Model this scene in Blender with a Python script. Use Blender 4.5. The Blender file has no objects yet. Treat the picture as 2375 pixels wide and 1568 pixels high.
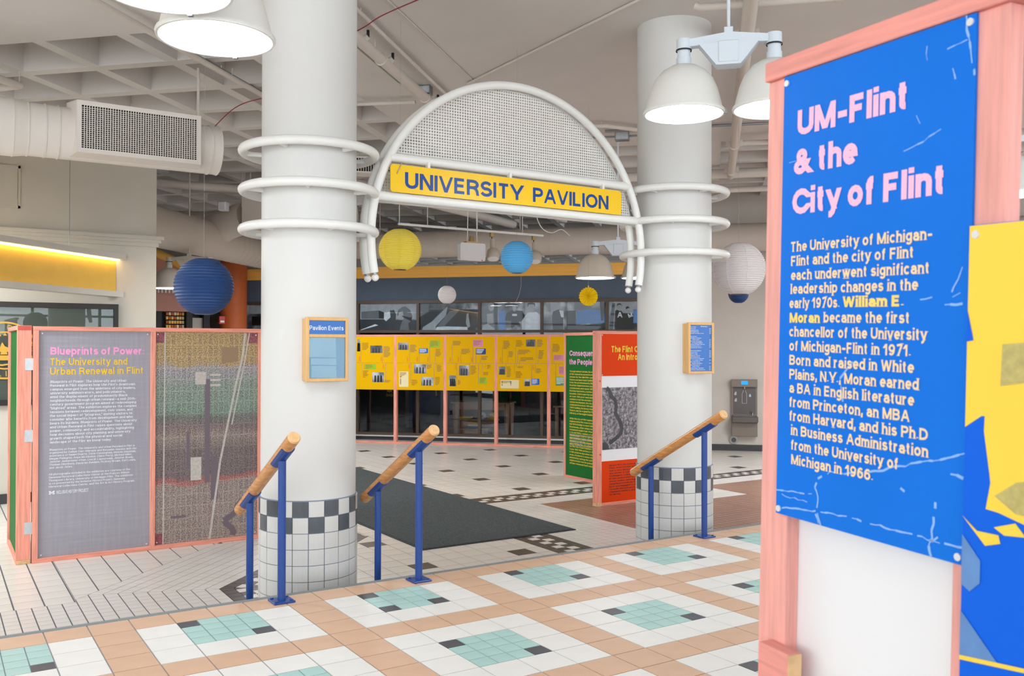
import bpy, math, random
from mathutils import Matrix, Vector

# ------------------------------------------------------------------ camera, world, exposure
SC = bpy.context.scene
COL = SC.collection
S = 0.203                                   # upper floor tile module (m)
CAM = Vector((-1.917, -5.199, 1.457))
YAW, PIT, ROL, FPX = 0.5699, 0.0100, 0.0014, 2108.0
fw = Vector((math.sin(YAW) * math.cos(PIT), math.cos(YAW) * math.cos(PIT), math.sin(PIT)))
rt = Vector((math.cos(YAW), -math.sin(YAW), 0))
up = rt.cross(fw)
rt2 = rt * math.cos(ROL) + up * math.sin(ROL)
up2 = up * math.cos(ROL) - rt * math.sin(ROL)
cam_d = bpy.data.cameras.new('camera')
cam_d.sensor_width = 36.0
cam_d.lens = 36.0 * FPX / 2375.0
cam_d.clip_start = 0.05
cam_d.clip_end = 200
cam_d.dof.use_dof = True
cam_d.dof.focus_distance = 6.6
cam_d.dof.aperture_fstop = 7.1
cam = bpy.data.objects.new('camera', cam_d)
cam.matrix_world = Matrix(((rt2.x, up2.x, -fw.x, CAM.x), (rt2.y, up2.y, -fw.y, CAM.y), (rt2.z, up2.z, -fw.z, CAM.z), (0, 0, 0, 1)))
COL.objects.link(cam)
SC.camera = cam

W = bpy.data.worlds.new('daylight')
SC.world = W
W.use_nodes = True
W.node_tree.nodes['Background'].inputs[0].default_value = (0.90, 0.95, 1.0, 1)
W.node_tree.nodes['Background'].inputs[1].default_value = 3.15
SC.view_settings.view_transform = 'Standard'
SC.view_settings.look = 'None'
SC.view_settings.exposure = 0.45
SC.view_settings.gamma = 1.0
SC.view_settings.use_curve_mapping = False
SC.cycles.max_bounces = 6
SC.cycles.diffuse_bounces = 4
SC.cycles.glossy_bounces = 3
SC.cycles.transparent_max_bounces = 6
SC.cycles.use_adaptive_sampling = True
SC.cycles.use_light_tree = False
SC.cycles.adaptive_threshold = 0.05
SC.cycles.adaptive_min_samples = 12
SC.cycles.sample_clamp_indirect = 6.0
LAMP_E, LAMP_FILL = 16.0, 68.0                  # lens brightness of the hanging lamps and of the added unseen fill lamps

def ppos(p):
    d = Vector(p) - CAM
    z = d.dot(fw)
    if z < 0.1:
        return None
    return (1187.5 + FPX * d.dot(rt2) / z, 784 - FPX * d.dot(up2) / z, z)

def in_view(p, m=40):
    q = ppos(p)
    return q is not None and -m < q[0] < 2375 + m and -m < q[1] < 1568 + m

# ------------------------------------------------------------------ materials
def lin(c):
    c = c / 255.0
    return c / 12.92 if c <= 0.04045 else ((c + 0.055) / 1.055) ** 2.4

def rgb(r, g, b):
    return (lin(r), lin(g), lin(b), 1.0)

MATS = {}

def mat(name, col, rough=0.6, metal=0.0, var=0.0, vscale=8.0, stretch=(1, 1, 1), bump=0.0, bscale=60.0, emit=None, es=0.0, spec=0.5, col2=None):
    if name in MATS:
        return MATS[name]
    m = bpy.data.materials.new(name)
    m.use_nodes = True
    nt = m.node_tree
    b = nt.nodes['Principled BSDF']
    b.inputs['Base Color'].default_value = rgb(*col)
    b.inputs['Roughness'].default_value = rough
    b.inputs['Metallic'].default_value = metal
    b.inputs['Specular IOR Level'].default_value = spec
    if emit:
        b.inputs['Emission Color'].default_value = rgb(*emit)
        b.inputs['Emission Strength'].default_value = es
    if var > 0 or bump > 0 or col2:
        tc = nt.nodes.new('ShaderNodeTexCoord')
        mp = nt.nodes.new('ShaderNodeMapping')
        mp.inputs['Scale'].default_value = stretch
        nt.links.new(tc.outputs['Object'], mp.inputs['Vector'])
    if var > 0 or col2:
        nz = nt.nodes.new('ShaderNodeTexNoise')
        nz.inputs['Scale'].default_value = vscale
        nz.inputs['Detail'].default_value = 5
        nt.links.new(mp.outputs[0], nz.inputs['Vector'])
        rp = nt.nodes.new('ShaderNodeValToRGB')
        c0 = rgb(*col)
        if col2:
            c1 = rgb(*col2)
        else:
            c1 = tuple(x * (1 - var) for x in c0[:3]) + (1,)
            c0 = tuple(min(1, x * (1 + var * 0.6)) for x in c0[:3]) + (1,)
        rp.color_ramp.elements[0].position = 0.32
        rp.color_ramp.elements[1].position = 0.68
        rp.color_ramp.elements[0].color = c1
        rp.color_ramp.elements[1].color = c0
        nt.links.new(nz.outputs['Fac'], rp.inputs[0])
        nt.links.new(rp.outputs[0], b.inputs['Base Color'])
    if bump > 0:
        n2 = nt.nodes.new('ShaderNodeTexNoise')
        n2.inputs['Scale'].default_value = bscale
        nt.links.new(mp.outputs[0], n2.inputs['Vector'])
        bp = nt.nodes.new('ShaderNodeBump')
        bp.inputs['Strength'].default_value = bump
        bp.inputs['Distance'].default_value = 0.01
        nt.links.new(n2.outputs['Fac'], bp.inputs['Height'])
        nt.links.new(bp.outputs[0], b.inputs['Normal'])
    MATS[name] = m
    return m

mat('column_paint', (215, 215, 212), 0.45, bump=0.12, bscale=14)
mat('tube_paint', (234, 234, 230), 0.35, var=0.02)
mat('ceiling_paint', (210, 205, 200), 0.8, var=0.03, vscale=1.5)
mat('pipe_paint', (208, 199, 189), 0.55)
mat('duct_paint', (226, 220, 212), 0.5, bump=0.05, bscale=5)
mat('far_duct', (198, 187, 176), 0.6)
mat('steel', (150, 154, 156), 0.35, 0.85)
mat('brass', (186, 160, 110), 0.4, 0.7)
mat('black', (24, 24, 26), 0.5)
mat('dark_gap', (38, 40, 44), 0.8)
mat('wall_beige', (198, 191, 178), 0.75, var=0.03, vscale=2)
mat('wall_taupe', (190, 181, 171), 0.75, var=0.03, vscale=2)
mat('baseboard', (58, 56, 56), 0.5)
mat('slate_band', (84, 98, 115), 0.7, var=0.05, vscale=3)
mat('gold_paint', (250, 196, 100), 0.6, spec=0.2)
mat('yellow_paint', (214, 172, 62), 0.6, var=0.04)
mat('bronze_frame', (84, 68, 54), 0.45)
mat('window_black', (40, 36, 34), 0.45)
mat('peach_tile', (216, 178, 148), 0.42, var=0.06, vscale=6)
mat('white_tile', (236, 234, 229), 0.4, var=0.03, vscale=6)
mat('aqua_tile', (174, 210, 204), 0.4, var=0.06, vscale=8)
mat('charcoal_tile', (80, 81, 87), 0.4, var=0.12, vscale=10)
mat('grout', (152, 154, 158), 0.85, var=0.08, vscale=20)
mat('nosing', (132, 138, 138), 0.8, var=0.12, vscale=90, stretch=(1, 1, 1))
mat('beige_tile', (211, 203, 193), 0.30, var=0.07, vscale=1.6)
mat('beige_small', (208, 201, 193), 0.34, var=0.07, vscale=4)
mat('brown_tile', (150, 112, 94), 0.34, var=0.12, vscale=5)
mat('dark_tile', (76, 68, 66), 0.34, var=0.1, vscale=6)
mat('grout_dark', (92, 92, 96), 0.85, var=0.08, vscale=20)
mat('mat_pile', (66, 71, 70), 0.95, var=0.45, vscale=55, bump=0.8, bscale=180)
mat('mat_rubber', (40, 41, 42), 0.8)
mat('col_white_tile', (214, 213, 209), 0.3, var=0.025, vscale=7)
mat('col_dark_tile', (84, 90, 97), 0.32, var=0.16, vscale=12)
mat('col_grout', (128, 138, 154), 0.85)
mat('rail_wood', (196, 124, 60), 0.25, vscale=5, stretch=(11, 1.2, 11), col2=(214, 158, 96))
mat('rail_end', (226, 182, 128), 0.5, var=0.15, vscale=30)
mat('blue_steel', (28, 68, 142), 0.32, var=0.05)
mat('oak', (224, 176, 112), 0.4, var=0.1, vscale=5, stretch=(8, 8, 1))
mat('stain_v', (240, 158, 136), 0.6, var=0.2, vscale=4, stretch=(12, 12, 0.9))
mat('stain_h', (240, 156, 134), 0.6, var=0.2, vscale=4, stretch=(0.9, 12, 12))
mat('stain_end', (226, 188, 138), 0.7, var=0.15, vscale=30)
mat('stain_red', (196, 84, 72), 0.65, var=0.15, vscale=10)
mat('pink_v', (243, 172, 160), 0.6, var=0.17, vscale=4, stretch=(14, 14, 0.9))
mat('pink_h', (240, 158, 146), 0.6, var=0.17, vscale=4, stretch=(0.9, 14, 14))
mat('zinc', (196, 206, 208), 0.4, 0.5, var=0.08, vscale=30)
mat('screw', (232, 234, 236), 0.35, 0.3)
mat('ink_white', (228, 232, 236), 0.6)
mat('ink_pink', (240, 160, 204), 0.6)
mat('ink_pinkpale', (252, 196, 226), 0.6)
mat('ink_yellow', (240, 196, 40), 0.6)
mat('ink_cream', (252, 222, 172), 0.6)
mat('ink_butter', (254, 222, 110), 0.6)
mat('ink_blue', (10, 74, 160), 0.4)
mat('ink_dark', (80, 40, 30), 0.6)
mat('ink_brown', (160, 120, 44), 0.7)
mat('ink_purple', (130, 104, 122), 0.7)
mat('ink_orange', (240, 104, 24), 0.6)
mat('print_white', (238, 240, 242), 0.45)
mat('print_yellow', (232, 176, 0), 0.6, spec=0.1)
mat('print_green', (34, 110, 48), 0.55, spec=0.12)
mat('print_orange', (228, 66, 8), 0.55, spec=0.12)
mat('print_blue', (0, 116, 226), 0.5, var=0.04, vscale=3, spec=0.2)
mat('crack', (142, 188, 246), 0.6)
mat('photo_yellow', (254, 216, 70), 0.45, var=0.02)
mat('photo_blue', (0, 100, 228), 0.5, spec=0.2)
mat('photo_greyblue', (96, 142, 200), 0.5, var=0.15, vscale=14)
mat('photo_greyyellow', (196, 182, 110), 0.5, var=0.2, vscale=60)
mat('sign_yellow', (246, 198, 8), 0.3, spec=0.35)
mat('sign_blue', (0, 66, 146), 0.3, spec=0.3)
mat('notice_blue', (10, 102, 186), 0.3)
mat('notice_dim', (96, 148, 178), 0.12, var=0.05)
mat('notice_paper', (150, 186, 204), 0.3, var=0.06, vscale=9)
mat('lamp_paint', (232, 232, 226), 0.35)
mat('lamp_cool', (216, 226, 234), 0.4)
mat('lamp_far', (206, 196, 182), 0.5)
mat('lens', (255, 255, 255), 0.4, emit=(240, 248, 255), es=LAMP_E)
mat('lens_fill', (255, 255, 255), 0.4, emit=(240, 248, 255), es=LAMP_FILL)
mat('led', (255, 236, 190), 0.4, emit=(255, 214, 140), es=9.0)
mat('paper_navy', (17, 58, 112), 0.55, bump=0.15, bscale=30)
mat('paper_yellow', (244, 220, 84), 0.6)
mat('paper_sky', (92, 182, 240), 0.6)
mat('paper_white', (224, 217, 217), 0.6)
mat('paper_gold', (252, 216, 20), 0.55)
mat('string', (170, 164, 156), 0.7)
mat('red_wire', (140, 40, 48), 0.5)
mat('salmon', (196, 140, 126), 0.7)
mat('orange_paint', (196, 96, 44), 0.6, var=0.06)
mat('alarm_red', (190, 32, 30), 0.4)
mat('shelf_dark', (34, 30, 30), 0.6)
mat('fountain', (120, 108, 98), 0.4, 0.25)
mat('fountain_dark', (88, 82, 78), 0.4, 0.2)
mat('screen_blue', (20, 140, 205), 0.3, emit=(20, 140, 205), es=0.5)
mat('store_dark', (40, 38, 42), 0.8)
mat('store_floor', (96, 98, 104), 0.5, var=0.1)
mat('store_navy', (26, 42, 82), 0.6)
mat('table_wood', (190, 140, 112), 0.5, var=0.1, vscale=4, stretch=(1, 8, 8))
mat('cloth_yellow', (226, 178, 24), 0.8)
mat('cloth_orange', (240, 150, 26), 0.8)
mat('cloth_navy', (28, 38, 66), 0.8)
mat('cloth_grey', (206, 208, 212), 0.8)
mat('seal_gold', (206, 160, 60), 0.45)
mat('cream_panel', (226, 208, 166), 0.6)
mat('blind_grey', (166, 168, 162), 0.7, var=0.06, vscale=1.5)
mat('plastic_white', (226, 226, 228), 0.45)

def glass(name, tint, refl, rough=0.0):
    m = bpy.data.materials.new(name)
    m.use_nodes = True
    nt = m.node_tree
    for n in list(nt.nodes):
        nt.nodes.remove(n)
    out = nt.nodes.new('ShaderNodeOutputMaterial')
    tr = nt.nodes.new('ShaderNodeBsdfTransparent')
    tr.inputs[0].default_value = tint
    gl = nt.nodes.new('ShaderNodeBsdfGlossy')
    gl.inputs['Roughness'].default_value = rough
    gl.inputs[0].default_value = (0.9, 0.95, 1, 1)
    lw = nt.nodes.new('ShaderNodeFresnel')
    lw.inputs[0].default_value = refl
    mx = nt.nodes.new('ShaderNodeMixShader')
    nt.links.new(lw.outputs[0], mx.inputs[0])
    nt.links.new(tr.outputs[0], mx.inputs[1])
    nt.links.new(gl.outputs[0], mx.inputs[2])
    nt.links.new(mx.outputs[0], out.inputs[0])
    MATS[name] = m

glass('store_glass', (0.8, 0.84, 0.86, 1), 1.5)
glass('grey_glass', (0.84, 0.87, 0.85, 1), 1.45)
glass('clear_glass', (0.95, 0.97, 0.98, 1), 1.22)

def nodes_mat(name, build, rough=0.5):
    m = bpy.data.materials.new(name)
    m.use_nodes = True
    nt = m.node_tree
    b = nt.nodes['Principled BSDF']
    b.inputs['Roughness'].default_value = rough
    tc = nt.nodes.new('ShaderNodeTexCoord')
    sep = nt.nodes.new('ShaderNodeSeparateXYZ')
    nt.links.new(tc.outputs['Object'], sep.inputs[0])
    c = build(nt, tc, sep)
    nt.links.new(c, b.inputs['Base Color'])
    MATS[name] = m

def N(nt, kind, **kw):
    n = nt.nodes.new(kind)
    for k, v in kw.items():
        if k in n.inputs:
            n.inputs[k].default_value = v
        else:
            setattr(n, k, v)
    return n

def mapped(nt, tc, scale):
    mp = N(nt, 'ShaderNodeMapping')
    mp.inputs['Scale'].default_value = scale
    nt.links.new(tc.outputs['Object'], mp.inputs[0])
    return mp.outputs[0]

def ramp(nt, src, stops, interp='LINEAR'):
    r = nt.nodes.new('ShaderNodeValToRGB')
    r.color_ramp.interpolation = interp
    e = r.color_ramp.elements
    while len(e) < len(stops):
        e.new(0.5)
    for i, (p, c) in enumerate(stops):
        e[i].position = p
        e[i].color = rgb(*c) if len(c) == 3 else c
    nt.links.new(src, r.inputs[0])
    return r.outputs[0]

def mixc(nt, a, b, f, mode='MIX'):
    m = nt.nodes.new('ShaderNodeMix')
    m.data_type = 'RGBA'
    m.blend_type = mode
    if isinstance(f, float):
        m.inputs[0].default_value = f
    else:
        nt.links.new(f, m.inputs[0])
    nt.links.new(a, m.inputs[6])
    nt.links.new(b, m.inputs[7])
    return m.outputs[2]

def chalk(nt, tc, sep):
    n1 = N(nt, 'ShaderNodeTexNoise', Scale=3.0, Detail=6.0)
    nt.links.new(mapped(nt, tc, (14, 1, 0.8)), n1.inputs['Vector'])
    n2 = N(nt, 'ShaderNodeTexNoise', Scale=3.0, Detail=6.0)
    nt.links.new(mapped(nt, tc, (0.8, 1, 14)), n2.inputs['Vector'])
    a = ramp(nt, n1.outputs['Fac'], [(0.35, (152, 149, 158)), (0.62, (162, 159, 168)), (0.8, (188, 186, 194))])
    b = ramp(nt, n2.outputs['Fac'], [(0.35, (150, 147, 156)), (0.62, (160, 157, 166)), (0.8, (184, 182, 190))])
    return mixc(nt, a, b, 0.45)

def citymap(nt, tc, sep):
    # aerial view: street blocks under tinted bands
    v = N(nt, 'ShaderNodeTexNoise', Scale=95.0, Detail=6.0)
    nt.links.new(tc.outputs['Object'], v.inputs['Vector'])
    blk = ramp(nt, v.outputs['Fac'], [(0.40, (96, 86, 86)), (0.50, (176, 166, 160)), (0.60, (222, 214, 204))])
    br = N(nt, 'ShaderNodeTexBrick', Scale=1.0)
    br.inputs['Color1'].default_value = rgb(206, 198, 196)
    br.inputs['Color2'].default_value = rgb(168, 158, 162)
    br.inputs['Mortar'].default_value = rgb(240, 232, 222)
    br.inputs['Mortar Size'].default_value = 0.006
    br.inputs['Brick Width'].default_value = 0.05
    br.inputs['Row Height'].default_value = 0.11
    br.offset = 0.0
    mp = N(nt, 'ShaderNodeMapping')
    mp.inputs['Rotation'].default_value = (math.radians(90), 0, 0)
    nt.links.new(tc.outputs['Object'], mp.inputs[0])
    nt.links.new(mp.outputs[0], br.inputs['Vector'])
    city = mixc(nt, blk, br.outputs['Color'], 0.3)
    mr = N(nt, 'ShaderNodeMapRange')
    mr.inputs['From Min'].default_value = -1.0
    mr.inputs['From Max'].default_value = 1.0
    wob = N(nt, 'ShaderNodeTexNoise', Scale=3.0)
    nt.links.new(tc.outputs['Object'], wob.inputs['Vector'])
    ad = N(nt, 'ShaderNodeMath', operation='MULTIPLY_ADD')
    nt.links.new(wob.outputs['Fac'], ad.inputs[0])
    ad.inputs[1].default_value = 0.16
    ad2 = N(nt, 'ShaderNodeMath', operation='ADD')
    ad2.inputs[1].default_value = -0.08
    nt.links.new(sep.outputs['Z'], ad2.inputs[0])
    nt.links.new(ad2.outputs[0], ad.inputs[2])
    nt.links.new(ad.outputs[0], mr.inputs['Value'])
    band = ramp(nt, mr.outputs[0], [(0.0, (196, 182, 176)), (0.27, (196, 182, 176)), (0.285, (226, 120, 112)), (0.31, (130, 112, 118)), (0.44, (138, 122, 126)), (0.5, (190, 176, 168)), (0.545, (150, 132, 136)), (0.59, (126, 140, 136)), (0.62, (150, 196, 176)), (0.74, (168, 200, 186)), (0.80, (200, 206, 214)), (0.835, (208, 208, 216)), (0.85, (230, 200, 130)), (1.0, (228, 194, 112))])
    return mixc(nt, city, band, 0.85, 'MULTIPLY')

def aerial(nt, tc, sep):
    n1 = N(nt, 'ShaderNodeTexNoise', Scale=24.0, Detail=10.0, Roughness=0.8)
    nt.links.new(tc.outputs['Object'], n1.inputs['Vector'])
    v = N(nt, 'ShaderNodeTexVoronoi', Scale=26.0)
    nt.links.new(tc.outputs['Object'], v.inputs['Vector'])
    a = ramp(nt, n1.outputs['Fac'], [(0.40, (52, 46, 52)), (0.50, (132, 126, 132)), (0.62, (206, 204, 208))])
    b = ramp(nt, v.outputs['Distance'], [(0.0, (196, 194, 198)), (0.3, (120, 114, 120)), (0.6, (70, 64, 70))])
    return mixc(nt, a, b, 0.22)

def photo(seed):
    def f(nt, tc, sep):
        n1 = N(nt, 'ShaderNodeTexNoise', Scale=3.2, Detail=6.0)
        mp = N(nt, 'ShaderNodeMapping')
        mp.inputs['Location'].default_value = (seed * 3.1, seed, seed * 1.7)
        nt.links.new(tc.outputs['Object'], mp.inputs[0])
        nt.links.new(mp.outputs[0], n1.inputs['Vector'])
        return ramp(nt, n1.outputs['Fac'], [(0.3, (46, 48, 52)), (0.5, (120, 122, 126)), (0.66, (200, 202, 206))])
    return f

nodes_mat('print_chalk', chalk, 0.6)
nodes_mat('print_city', citymap, 0.5)
nodes_mat('print_aerial', aerial, 0.5)
for i in range(1, 7):
    nodes_mat('photo_%d' % i, photo(i), 0.35)
for nm, c in (('g20', (22, 23, 26)), ('g60', (58, 60, 64)), ('g110', (112, 114, 118)), ('g160', (172, 174, 178)), ('g210', (232, 234, 238)), ('gskin', (176, 172, 172))):
    mat(nm, c, 0.4, var=0.14, vscale=9)

# ------------------------------------------------------------------ mesh helpers
class MB:
    def __init__(self):
        self.v = []
        self.f = []
        self.M = None

    def add(self, vs, fs):
        o = len(self.v)
        if self.M is not None:
            vs = [tuple(self.M @ Vector(p)) for p in vs]
        self.v += [tuple(p) for p in vs]
        self.f += [tuple(i + o for i in f) for f in fs]
        return self

    def box(self, x0, x1, y0, y1, z0, z1):
        return self.add([(x0, y0, z0), (x1, y0, z0), (x1, y1, z0), (x0, y1, z0), (x0, y0, z1), (x1, y0, z1), (x1, y1, z1), (x0, y1, z1)],
                        [(3, 2, 1, 0), (4, 5, 6, 7), (0, 1, 5, 4), (1, 2, 6, 5), (2, 3, 7, 6), (3, 0, 4, 7)])

    def bbox(self, x0, x1, y0, y1, z0, z1, b):
        # box with chamfered edges along z ends and sides (cheap bevel): hull of three boxes
        c = [(x0, x1, y0, y1, z0, z1)]
        vs = []
        for sx in (0, 1):
            for sy in (0, 1):
                for sz in (0, 1):
                    X = (x0, x1)[sx]; Y = (y0, y1)[sy]; Z = (z0, z1)[sz]
                    ix = b if sx == 0 else -b
                    iy = b if sy == 0 else -b
                    iz = b if sz == 0 else -b
                    vs += [(X, Y + iy, Z + iz), (X + ix, Y, Z + iz), (X + ix, Y + iy, Z)]
        def I(sx, sy, sz, k):
            return (sx * 4 + sy * 2 + sz) * 3 + k
        fs = []
        fs.append((I(0, 0, 0, 0), I(0, 0, 1, 0), I(0, 1, 1, 0), I(0, 1, 0, 0)))
        fs.append((I(1, 0, 0, 0), I(1, 1, 0, 0), I(1, 1, 1, 0), I(1, 0, 1, 0)))
        fs.append((I(0, 0, 0, 1), I(1, 0, 0, 1), I(1, 0, 1, 1), I(0, 0, 1, 1)))
        fs.append((I(0, 1, 0, 1), I(0, 1, 1, 1), I(1, 1, 1, 1), I(1, 1, 0, 1)))
        fs.append((I(0, 0, 0, 2), I(0, 1, 0, 2), I(1, 1, 0, 2), I(1, 0, 0, 2)))
        fs.append((I(0, 0, 1, 2), I(1, 0, 1, 2), I(1, 1, 1, 2), I(0, 1, 1, 2)))
        for a in (0, 1):
            for c2 in (0, 1):
                fs.append((I(a, c2, 0, 0), I(a, c2, 0, 1), I(a, c2, 1, 1), I(a, c2, 1, 0)))
                fs.append((I(a, 0, c2, 0), I(a, 1, c2, 0), I(a, 1, c2, 2), I(a, 0, c2, 2)))
                fs.append((I(0, a, c2, 1), I(1, a, c2, 1), I(1, a, c2, 2), I(0, a, c2, 2)))
                for d in (0, 1):
                    fs.append((I(a, c2, d, 0), I(a, c2, d, 1), I(a, c2, d, 2)))
        return self.add(vs, fs)

    def prism(self, poly, z0, z1):
        n = len(poly)
        vs = [(x, y, z0) for x, y in poly] + [(x, y, z1) for x, y in poly]
        fs = [tuple(range(n - 1, -1, -1)), tuple(range(n, 2 * n))] + [(i, (i + 1) % n, n + (i + 1) % n, n + i) for i in range(n)]
        return self.add(vs, fs)

    def plate(self, poly, y0, y1):
        # polygon in the x-z plane, extruded in y
        n = len(poly)
        vs = [(x, y0, z) for x, z in poly] + [(x, y1, z) for x, z in poly]
        fs = [tuple(range(n)), tuple(range(2 * n - 1, n - 1, -1))] + [((i + 1) % n, i, n + i, n + (i + 1) % n) for i in range(n)]
        return self.add(vs, fs)

    def tube(self, pts, r, seg=12, closed=False, caps=True, rs=None):
        P = [Vector(p) for p in pts]
        n = len(P)
        vs, fs = [], []
        prev = None
        for i, p in enumerate(P):
            if closed:
                t = (P[(i + 1) % n] - P[i - 1]).normalized()
            else:
                t = (P[min(i + 1, n - 1)] - P[max(i - 1, 0)]).normalized()
            if prev is None:
                a = Vector((0, 0, 1)) if abs(t.z) < 0.9 else Vector((1, 0, 0))
                u = t.cross(a).normalized()
            else:
                u = (prev - t * prev.dot(t)).normalized()
            prev = u
            w = t.cross(u)
            rr = rs[i] if rs else r
            for k in range(seg):
                a = 2 * math.pi * k / seg
                vs.append(tuple(p + (u * math.cos(a) + w * math.sin(a)) * rr))
        m = n if closed else n - 1
        for i in range(m):
            j = (i + 1) % n
            for k in range(seg):
                k2 = (k + 1) % seg
                fs.append((i * seg + k, i * seg + k2, j * seg + k2, j * seg + k))
        if caps and not closed:
            fs.append(tuple(range(seg - 1, -1, -1)))
            fs.append(tuple(range((n - 1) * seg, n * seg)))
        return self.add(vs, fs)

    def lathe(self, prof, c=(0, 0, 0), seg=32, closed_ends=False):
        vs, fs = [], []
        for r, z in prof:
            for k in range(seg):
                a = 2 * math.pi * k / seg
                vs.append((c[0] + r * math.cos(a), c[1] + r * math.sin(a), c[2] + z))
        for i in range(len(prof) - 1):
            for k in range(seg):
                k2 = (k + 1) % seg
                fs.append((i * seg + k, i * seg + k2, (i + 1) * seg + k2, (i + 1) * seg + k))
        if closed_ends:
            fs.append(tuple(range(seg - 1, -1, -1)))
            n = len(prof)
            fs.append(tuple(range((n - 1) * seg, n * seg)))
        return self.add(vs, fs)

    def disc(self, c, r, seg=24, axis='y', thick=0.002):
        pts = [(r * math.cos(2 * math.pi * k / seg), r * math.sin(2 * math.pi * k / seg)) for k in range(seg)]
        if axis == 'y':
            return self.plate([(c[0] + a, c[2] + b) for a, b in pts], c[1], c[1] + thick)
        return self.prism([(c[0] + a, c[1] + b) for a, b in pts], c[2], c[2] + thick)

    def mesh(self, name, m, smooth=None):
        me = bpy.data.meshes.new(name)
        me.from_pydata(self.v, [], self.f)
        if m:
            me.materials.append(MATS[m])
        if smooth:
            me.polygons.foreach_set('use_smooth', [True] * len(me.polygons))
            me.update()
            try:
                me.set_sharp_from_angle(angle=math.radians(smooth))
            except Exception:
                pass
        me.update()
        return me

    def build(self, name, m, parent=None, smooth=None, **props):
        return link(name, self.mesh(name, m, smooth), parent, **props)

def link(name, me, parent=None, **props):
    o = bpy.data.objects.new(name, me)
    COL.objects.link(o)
    if parent is not None:
        o.parent = parent
    for k, v in props.items():
        o[k] = v
    return o

def thing(name, label, cat, loc=(0, 0, 0), rz=0.0, group=None):
    o = bpy.data.objects.new(name, None)
    COL.objects.link(o)
    o.empty_display_size = 0.1
    o.location = loc
    o.rotation_euler = (0, 0, rz)
    o['label'] = label
    o['category'] = cat
    if group:
        o['group'] = group
    return o

def struct(name, loc=(0, 0, 0), rz=0.0, label=None):
    o = bpy.data.objects.new(name, None)
    COL.objects.link(o)
    o.empty_display_size = 0.1
    o.location = loc
    o.rotation_euler = (0, 0, rz)
    o['kind'] = 'structure'
    if label:
        o['label'] = label
    return o

# ------------------------------------------------------------------ lettering: a small stroke alphabet (cap height 1)
def _A(cx, cz, rx, rz, a0, a1):
    n = max(3, int(abs(a1 - a0) / 26))
    return [(cx + rx * math.cos(math.radians(a0 + (a1 - a0) * k / n)), cz + rz * math.sin(math.radians(a0 + (a1 - a0) * k / n))) for k in range(n + 1)]

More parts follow.
